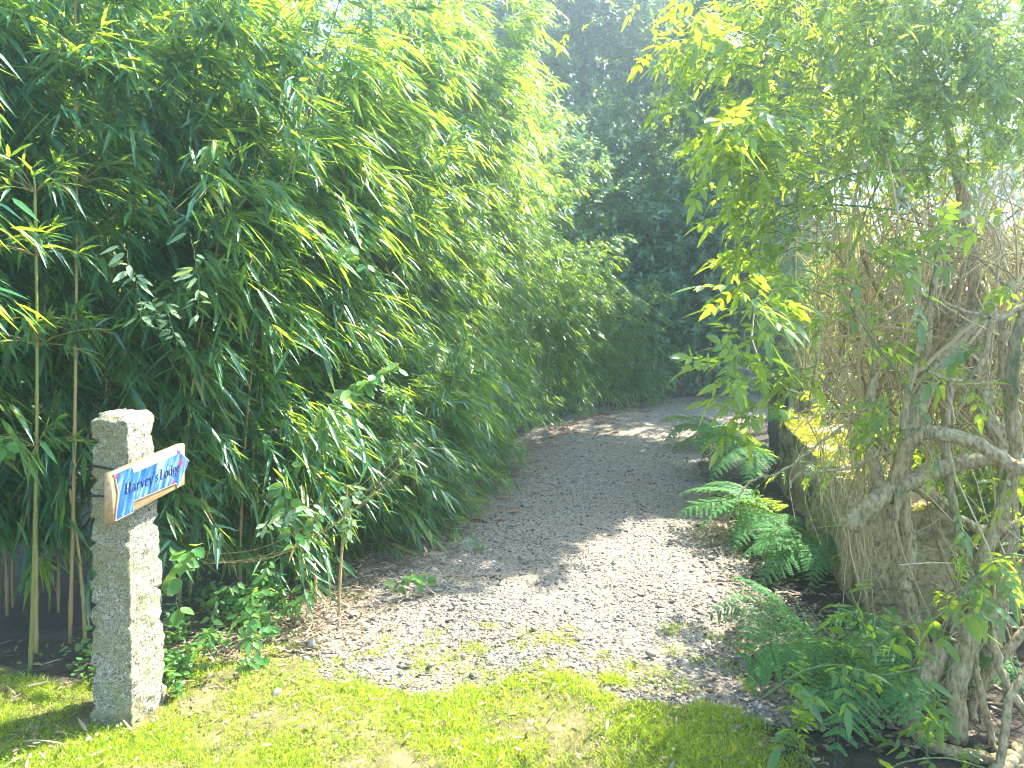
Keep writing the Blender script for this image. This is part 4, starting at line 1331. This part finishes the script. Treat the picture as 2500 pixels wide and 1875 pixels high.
L_ = rng.uniform(.018, .042, n)
g.leaves(p, np.stack([np.cos(a), np.sin(a), rng.normal(.1, .35, n)], 1), UP + rng.normal(0, .4, (n, 3)), L_, L_ * .7, 'ovate', .2, .1)
kind(g.obj('undergrowth', M['weed']), 'stuff', 'small leaved ground cover between the post and the gravel', 'ground cover')

# trailing dry stems
for pts, Y, lab in (([(205, 565), (260, 560), (300, 545), (350, 515), (400, 470), (420, 440)], 3.7, 'bundle of dry tan stems arching out of the hedge'),):
    q = np.array([P(a, b, Y) for a, b in pts])
    root = thing('dry_stalk', lab, 'dry stalk', tuple(q[0]))
    g = Geo()
    for k in range(9):
        if k > 4:
            continue
        qq = q + rng.normal(0, .012, q.shape) + rng.normal(0, .03, 3)
        g.tube(smooth_line(qq, 22), .0016, 5)
    g.obj('stalks', M['dry_cane'], root, origin=tuple(q[0]))
    g = Geo()
    n = 60
    line = smooth_line(q, 22)
    i = rng.integers(4, 22, n)
    g.leaves(line[i] + rng.normal(0, .03, (n, 3)), np.stack([rng.normal(.6, .5, n), rng.normal(-.3, .4, n), rng.normal(-.2, .5, n)], 1), UP + rng.normal(0, .4, (n, 3)), rng.uniform(.05, .12, n), rng.uniform(.009, .015, n), 'bamboo', .2, .15)
    g.obj('foliage', M['bamboo'], root, origin=tuple(q[0]))

# ------------------------------------------------------------------ granite post
post = None
corners_b = {'fl': (-1.575, 2.765), 'fr': (-1.408, 2.74), 'br': (-1.385, 2.975), 'bl': (-1.552, 3.0)}
corners_t = {'fl': (-1.572, 2.765), 'fr': (-1.425, 2.74), 'br': (-1.432, 2.955), 'bl': (-1.555, 2.98)}
order = ['fl', 'fr', 'br', 'bl']
HT, NR, NS = 1.175, 190, 18
V = []
for k in range(NR + 1):
    z = -.06 + (HT + .06) * k / NR
    u = max(0, z / HT)
    cs = [np.array(corners_b[c]) * (1 - u) + np.array(corners_t[c]) * u for c in order]
    cen = sum(cs) / 4
    for e in range(4):
        a, b = cs[e], cs[(e + 1) % 4]
        for j in range(NS):
            t = j / NS
            p = a + (b - a) * t
            ed = min(t, 1 - t)
            outv = (p - cen); outv /= np.linalg.norm(outv)
            # scalloped split edges: each corner bitten by wedge marks at its own pitch
            near = math.exp(-(ed / .13) ** 2)
            corner = e if t < .5 else (e + 1) % 4
            pitch = (.118, .16, .125, .12)[corner]
            ph = (.02, .09, .05, 0)[corner]
            w = abs(math.sin(math.pi * (z + ph + (.07 * noise.noise(Vector((z * 4.3, corner * 5.1, 0))))) / pitch))
            bite = -(.024 if corner != 1 else .013) * (.75 + .9 * noise.noise(Vector((z * 5, corner * 3.3, 8)))) * near * (1 - min(1, w * 1.9)) - .003 * near
            q3 = Vector((p[0], p[1], z))
            nz = .011 * noise.noise(q3 * 9) + .009 * noise.noise(q3 * 26) + .007 * noise.noise(q3 * 62)
            p = p + outv * (bite + nz)
            zz = z
            if k > NR - 4:
                p = p - outv * .004 * (k - (NR - 4)) ** 1.3
            zz = z + (u ** 20) * (.012 * noise.noise(q3 * 14) - .015 * (1 if e in (1, 2) else 0) * .6)
            V.append((p[0], p[1], zz))
per = 4 * NS
q = [(k * per + j, k * per + (j + 1) % per, (k + 1) * per + (j + 1) % per, (k + 1) * per + j) for k in range(NR) for j in range(per)]
g = Geo()
top0 = NR * per
cenp = np.mean(np.array(V[top0:]), 0) + np.array([0, 0, .004])
V.append(tuple(cenp))
tri = [(top0 + j, top0 + (j + 1) % per, len(V) - 1) for j in range(per)]
g.raw(V, [q, tri])
post = g.obj('granite_post', M['granite'], smooth=True, origin=(-1.48, 2.86, 0))
tag(post, 'rough grey granite gatepost with yellow lichen standing at the lawn edge', 'stone post')

# ------------------------------------------------------------------ sign
A = np.array([-1.372, 2.545, 0]); B = np.array([-1.358, 3.072, 0])        # near and far end of the front face
SL = np.linalg.norm(B - A); sdir = (B - A) / SL; sn = np.array([sdir[1], -sdir[0], 0])   # sn: out of the front face
Z0, SH, TH = .833, .171, .030
sign = thing('wooden_sign', "wooden sign tied to the granite post with a blue arrow reading Harvey's Lodge", 'sign', (A[0], A[1], Z0))


def S(s, t, o=0.0):
    return A + sdir * (s * SL) + UP * (Z0 + t * SH) + sn * o


M['pine'] = noise_mat('sign_pine', [(.3, (.24, .14, .055)), (.5, (.38, .26, .13)), (.7, (.48, .36, .21))], 7, 6, .6, .2, 30, .002, (9, 1.1, 9), .3)
g = Geo()
nb_ = .004
ring = [(0, 0, -TH), (1, 0, -TH), (1, 1, -TH), (0, 1, -TH)]
fr = [(0.006, .02, 0), (.994, .02, 0), (.994, .98, 0), (.006, .98, 0)]
mid = [(0, 0, -nb_), (1, 0, -nb_), (1, 1, -nb_), (0, 1, -nb_)]
V = [S(*a) for a in ring] + [S(*a) for a in mid] + [S(*a) for a in fr]
q = [(3, 2, 1, 0), (8, 9, 10, 11)]
for k in range(4):
    q += [(k, (k + 1) % 4, 4 + (k + 1) % 4, 4 + k), (4 + k, 4 + (k + 1) % 4, 8 + (k + 1) % 4, 8 + k)]
g.raw(V, [q])
board = g.obj('board', M['pine'], sign, origin=tuple(A + UP * Z0))


def blue_streaks():
    m, nt, out = new_mat('blue_streaked_panel')
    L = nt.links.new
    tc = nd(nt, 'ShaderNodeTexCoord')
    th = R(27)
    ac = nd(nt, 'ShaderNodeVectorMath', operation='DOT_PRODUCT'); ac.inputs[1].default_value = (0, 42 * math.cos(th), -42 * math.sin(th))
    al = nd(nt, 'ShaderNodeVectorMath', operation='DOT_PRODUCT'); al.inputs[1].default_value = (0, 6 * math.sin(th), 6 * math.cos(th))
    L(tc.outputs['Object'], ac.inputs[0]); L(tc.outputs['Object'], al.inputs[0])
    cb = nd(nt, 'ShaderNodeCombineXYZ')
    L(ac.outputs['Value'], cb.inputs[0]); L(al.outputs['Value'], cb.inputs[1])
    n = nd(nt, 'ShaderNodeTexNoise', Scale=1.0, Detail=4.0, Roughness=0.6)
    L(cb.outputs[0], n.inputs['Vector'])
    r = ramp(nt, [(.36, (.008, .045, .25)), (.49, (.022, .095, .33)), (.57, (.08, .18, .40)), (.68, (.34, .42, .52))])  # pale diagonal streaks mixed into the blue
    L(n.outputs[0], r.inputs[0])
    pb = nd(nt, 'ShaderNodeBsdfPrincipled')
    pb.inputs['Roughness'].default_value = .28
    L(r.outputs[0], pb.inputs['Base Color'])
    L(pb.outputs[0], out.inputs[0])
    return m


M['blue'] = blue_streaks()
outl = [(.0, 1.0), (.045, .57), (.008, .03), (.225, .015), (.238, .24), (.835, .16), (.862, .02), (1.045, .56), (.842, .985), (.838, .86), (.236, .865), (.205, 1.01)]


def flat_poly(g, pts, o0, o1, mi=0):
    n = len(pts)
    V = [S(a, b, o0) for a, b in pts] + [S(a, b, o1) for a, b in pts]
    g.raw(V, [[tuple(range(n, 2 * n))]], mi)
    g.raw(V, [[(i, (i + 1) % n, n + (i + 1) % n, n + i) for i in range(n)]], mi)


cxp = np.array([.45, .5])
g = Geo(); flat_poly(g, outl, .0015, .006)
o = g.obj('arrow_panel', plain_mat('panel_edge', (.62, .42, .30), .5), sign, origin=tuple(A + UP * Z0))


def inset(pts, d):
    """shrink a polygon in board metres"""
    p = np.array(pts) * np.array([SL, SH]); n = len(p)
    area = sum(p[i][0] * p[(i + 1) % n][1] - p[(i + 1) % n][0] * p[i][1] for i in range(n))
    sg = 1 if area > 0 else -1
    res = []
    for i in range(n):
        a, b, c = p[i - 1], p[i], p[(i + 1) % n]
        e1 = unit(b - a); e2 = unit(c - b)
        n1 = np.array([-e1[1], e1[0]]) * sg; n2 = np.array([-e2[1], e2[0]]) * sg
        m = unit(n1 + n2); k = d / max(.35, m @ n1)
        res.append((b + m * k) / np.array([SL, SH]))
    return res


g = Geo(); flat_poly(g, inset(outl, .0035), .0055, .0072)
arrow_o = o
blue_o = g.obj('streaked_face', M['blue'], o, origin=tuple(A + UP * Z0))
blue_o.location = (0, 0, 0)

# lettering: pen strokes that thicken on the downstroke, with serifs
TX0, TY0, CAP, TROT = .115 * SL, .475 * SH, .0385, R(-2.3)
XH = .66


def pen(g, pts, x, thick=.17, thin=.05, n=26, straight=False):
    pts = np.array(pts, float)
    line = pts if straight and len(pts) == 2 else smooth_line(pts, n)[:, :2] if pts.shape[1] == 3 else smooth_line(np.c_[pts, np.zeros(len(pts))], n)[:, :2]
    t = np.gradient(line, axis=0); t /= np.maximum(np.linalg.norm(t, axis=1, keepdims=True), 1e-9)
    w = thin + (thick - thin) * np.abs(t[:, 1]) ** 1.6
    nrm = np.stack([-t[:, 1], t[:, 0]], 1)
    a = line + nrm * w[:, None] / 2; b = line - nrm * w[:, None] / 2
    V = []
    for p in list(a) + list(b):
        X = (p[0] + x) * CAP; Y = p[1] * CAP
        xr = TX0 + X * math.cos(TROT) - Y * math.sin(TROT); yr = TY0 + X * math.sin(TROT) + Y * math.cos(TROT)
        V.append(S(xr / SL, yr / SH, .0085))
    m = len(line)
    g.raw(V, [[(i, m + i, m + i + 1, i + 1) for i in range(m - 1)]])


def bar(g, x, x0, x1, y, h=.045):
    pen(g, [(x0, y), ((x0 + x1) / 2, y), (x1, y)], x, h, h)


def stemv(g, x, xx, y0, y1, w=.17):
    pen(g, [(xx, y0), (xx, (y0 + y1) / 2), (xx, y1)], x, w, w)


def bowl(g, x, cx, cy, rx, ry, a0=0, a1=360, thick=.16, thin=.05):
    a = np.radians(np.linspace(a0, a1, 18))
    pen(g, np.stack([cx + rx * np.cos(a), cy + ry * np.sin(a)], 1), x, thick, thin, 40)


def letters(g):
    x = 0
    # H
    stemv(g, x, .14, 0, 1); stemv(g, x, .58, 0, 1); bar(g, x, .14, .58, .5)
    for c in (.14, .58):
        bar(g, x, c - .15, c + .15, .02); bar(g, x, c - .15, c + .15, .98)
    x += .82

    def a_(x):
        stemv(g, x, .42, .05, .5, .15); bowl(g, x, .26, .5, .16, .15, 20, 165); bowl(g, x, .22, .18, .15, .17, 0, 360, .12)
        bar(g, x, .42, .56, .04)
        return x + .60

    def r_(x):
        stemv(g, x, .14, 0, XH, .15); bar(g, x, .02, .28, .02); bar(g, x, .02, .14, XH - .02); bowl(g, x, .34, .44, .15, .20, 165, 60); pen(g, [(.40, .55), (.42, .56), (.44, .54)], x, .12, .12)
        return x + .52

    def v_(x, tail=False):
        pen(g, [(.08, XH), (.18, .33), (.29, .0)], x, .17, .05); pen(g, [(.29, 0), (.38, .33), (.47, XH)], x, .06, .05)
        bar(g, x, -.04, .22, XH - .02); bar(g, x, .36, .58, XH - .02)
        if tail:
            pen(g, [(.29, 0), (.22, -.2), (.10, -.26), (.03, -.20)], x, .07, .06)
        return x + .58

    def e_(x):
        bowl(g, x, .27, XH / 2, .20, XH / 2, 25, 320); bar(g, x, .1, .47, .38)
        return x + .56

    def s_(x):
        pen(g, [(.38, .52), (.27, .64), (.12, .55), (.14, .42), (.32, .27), (.36, .12), (.23, .01), (.06, .10)], x, .13, .07)
        return x + .48

    def o_(x):
        bowl(g, x, .28, XH / 2, .21, XH / 2)
        return x + .60

    def d_(x):
        bowl(g, x, .27, XH / 2, .20, XH / 2 - .01); stemv(g, x, .46, 0, 1.02, .15); bar(g, x, .33, .46, 1.0); bar(g, x, .46, .60, .02)
        return x + .65

    def g_(x):
        bowl(g, x, .25, .45, .17, .21); bowl(g, x, .25, -.10, .21, .15, 0, 360, .10); pen(g, [(.14, .25), (.08, .15), (.18, .07), (.30, .04)], x, .08, .07); pen(g, [(.38, .58), (.45, .66), (.52, .62)], x, .06, .05)
        return x + .56
    x = a_(x); x = r_(x); x = v_(x); x = e_(x); x = v_(x, True)
    pen(g, [(.08, 1.0), (.12, .9), (.06, .76)], x, .11, .07); x += .24
    x = s_(x)
    x += .22
    stemv(g, x, .16, 0, 1); bar(g, x, 0, .33, .98); bar(g, x, 0, .58, .02); pen(g, [(.57, 0), (.59, .15), (.60, .32)], x, .06, .05)
    x += .68
    x = o_(x); x = d_(x); x = g_(x); x = e_(x)
    return x


class Null:
    def raw(self, *a):
        pass


tot = letters(Null())
want = .772 * SL
_cap = CAP
SX = want / (tot * CAP)


class Squeeze:
    """scales the lettering sideways to the width it has on the sign"""
    def __init__(self, g):
        self.g = g

    def raw(self, V, fs, mi=0):
        V = np.array(V)
        rel = (V - A) @ sdir
        V = V + sdir * ((TX0 + (rel - TX0) * SX) - rel)[:, None]
        self.g.raw(V, fs, mi)


g = Geo(); letters(Squeeze(g))
lo = g.obj('lettering', plain_mat('navy_ink', (.012, .014, .05), .4), arrow_o, origin=tuple(A + UP * Z0))
lo.location = (0, 0, 0)
# little red blossoms printed in the corners
g = Geo()
for s, t, r in ((.02, .93, .006), (.875, .88, .006), (.90, .60, .010), (.885, .52, .005), (.79, .245, .006), (.775, .22, .005), (.918, .645, .006), (.83, .42, .004)):
    for k in range(5):
        a = k * 1.2566 + s * 9
        ccx, ccy = s * SL + r * .7 * math.cos(a), t * SH + r * .7 * math.sin(a)
        th = np.linspace(0, 2 * np.pi, 8, endpoint=False)
        V = [S((ccx + r * .6 * math.cos(b)) / SL, (ccy + r * .6 * math.sin(b)) / SH, .0080 + .0001 * k) for b in th]
        g.raw(V, [[tuple(range(8))]])
ro = g.obj('red_blossoms', plain_mat('red_ink', (.55, .03, .06), .4), arrow_o, origin=tuple(A + UP * Z0))
ro.location = (0, 0, 0)
# black ties round the post
for z, dz in ((.985, -.02), (.873, -.005)):
    g = Geo()
    loop = []
    for c, (ex, ey) in zip(order, ((-.008, -.008), (.010, -.009), (.008, .008), (-.008, .008))):
        u = z / HT
        pnt = np.array(corners_b[c]) * (1 - u) + np.array(corners_t[c]) * u
        loop.append((pnt[0] + ex, pnt[1] + ey, z + (dz if c in ('fr', 'br') else 0)))
    loop = np.array(loop + loop[:1])
    pts = np.concatenate([np.linspace(loop[i], loop[i + 1], 8, endpoint=False) for i in range(4)] + [loop[:1]])
    g.tube(pts, .0042, 6)
    to = g.obj('cable_tie', M['tie'], sign, smooth=True, origin=tuple(A + UP * Z0))

# ------------------------------------------------------------------ haze, light, camera
SUN_AZ, SUN_EL = 52.0, 53.0                      # degrees right of the view direction, and up
hz = Geo(); hz.box((-39.5, -39.5, -1.1), (39.5, 39.5, 15.0))
hm, nt, out = new_mat('haze_air')
pv = nd(nt, 'ShaderNodeVolumePrincipled')
pv.inputs['Color'].default_value = (.68, .84, 1.0, 1)
pv.inputs['Density'].default_value = .0165
pv.inputs['Anisotropy'].default_value = .85  # strong forward scatter also imitates lens glare toward the sun
nt.links.new(pv.outputs[0], out.inputs['Volume'])
ho = hz.obj('haze', hm)
kind(ho, 'stuff', 'thin pale haze filling the lane, also standing in for lens glare', 'haze')

w = bpy.data.worlds.new('World'); scene.world = w
w.use_nodes = True
nt = w.node_tree
bg = nt.nodes['Background']
sky = nt.nodes.new('ShaderNodeTexSky')
sky.sky_type = 'NISHITA'
sky.sun_disc = False
sky.sun_elevation = R(SUN_EL)
sky.sun_rotation = R(SUN_AZ)
sky.air_density = 1.0; sky.dust_density = .6; sky.ozone_density = 2.0
nt.links.new(sky.outputs[0], bg.inputs[0])
bg.inputs[1].default_value = .14

sd = np.array([math.sin(R(SUN_AZ)) * math.cos(R(SUN_EL)), math.cos(R(SUN_AZ)) * math.cos(R(SUN_EL)), math.sin(R(SUN_EL))])
ld = bpy.data.lights.new('sun', 'SUN')
ld.energy = 5.0; ld.angle = R(.53); ld.color = (1.0, .93, .80)
lo = bpy.data.objects.new('sun', ld); COL.objects.link(lo)
lo.rotation_euler = Vector(-sd).to_track_quat('-Z', 'Y').to_euler()
lo.location = (6, 8, 12)

cd = bpy.data.cameras.new('camera')
cam = bpy.data.objects.new('camera', cd); COL.objects.link(cam)
cam.location = (0, 0, EYE)
cam.rotation_euler = (R(90), 0, 0)
cd.sensor_width = 36; cd.lens = 36 * F / 1024
cd.shift_y = -(384 - HZ) / 1024
cd.clip_end = 500; cd.clip_start = .05
scene.camera = cam

scene.view_settings.view_transform = 'Standard'
scene.view_settings.look = 'None'
scene.view_settings.exposure = 2.75
scene.view_settings.gamma = 1
cy = scene.cycles
cy.filter_width = 1.1
cy.max_bounces = 7; cy.diffuse_bounces = 4; cy.glossy_bounces = 2; cy.transmission_bounces = 4; cy.volume_bounces = 1; cy.transparent_max_bounces = 4
cy.caustics_reflective = False; cy.caustics_refractive = False
cy.sample_clamp_indirect = 4
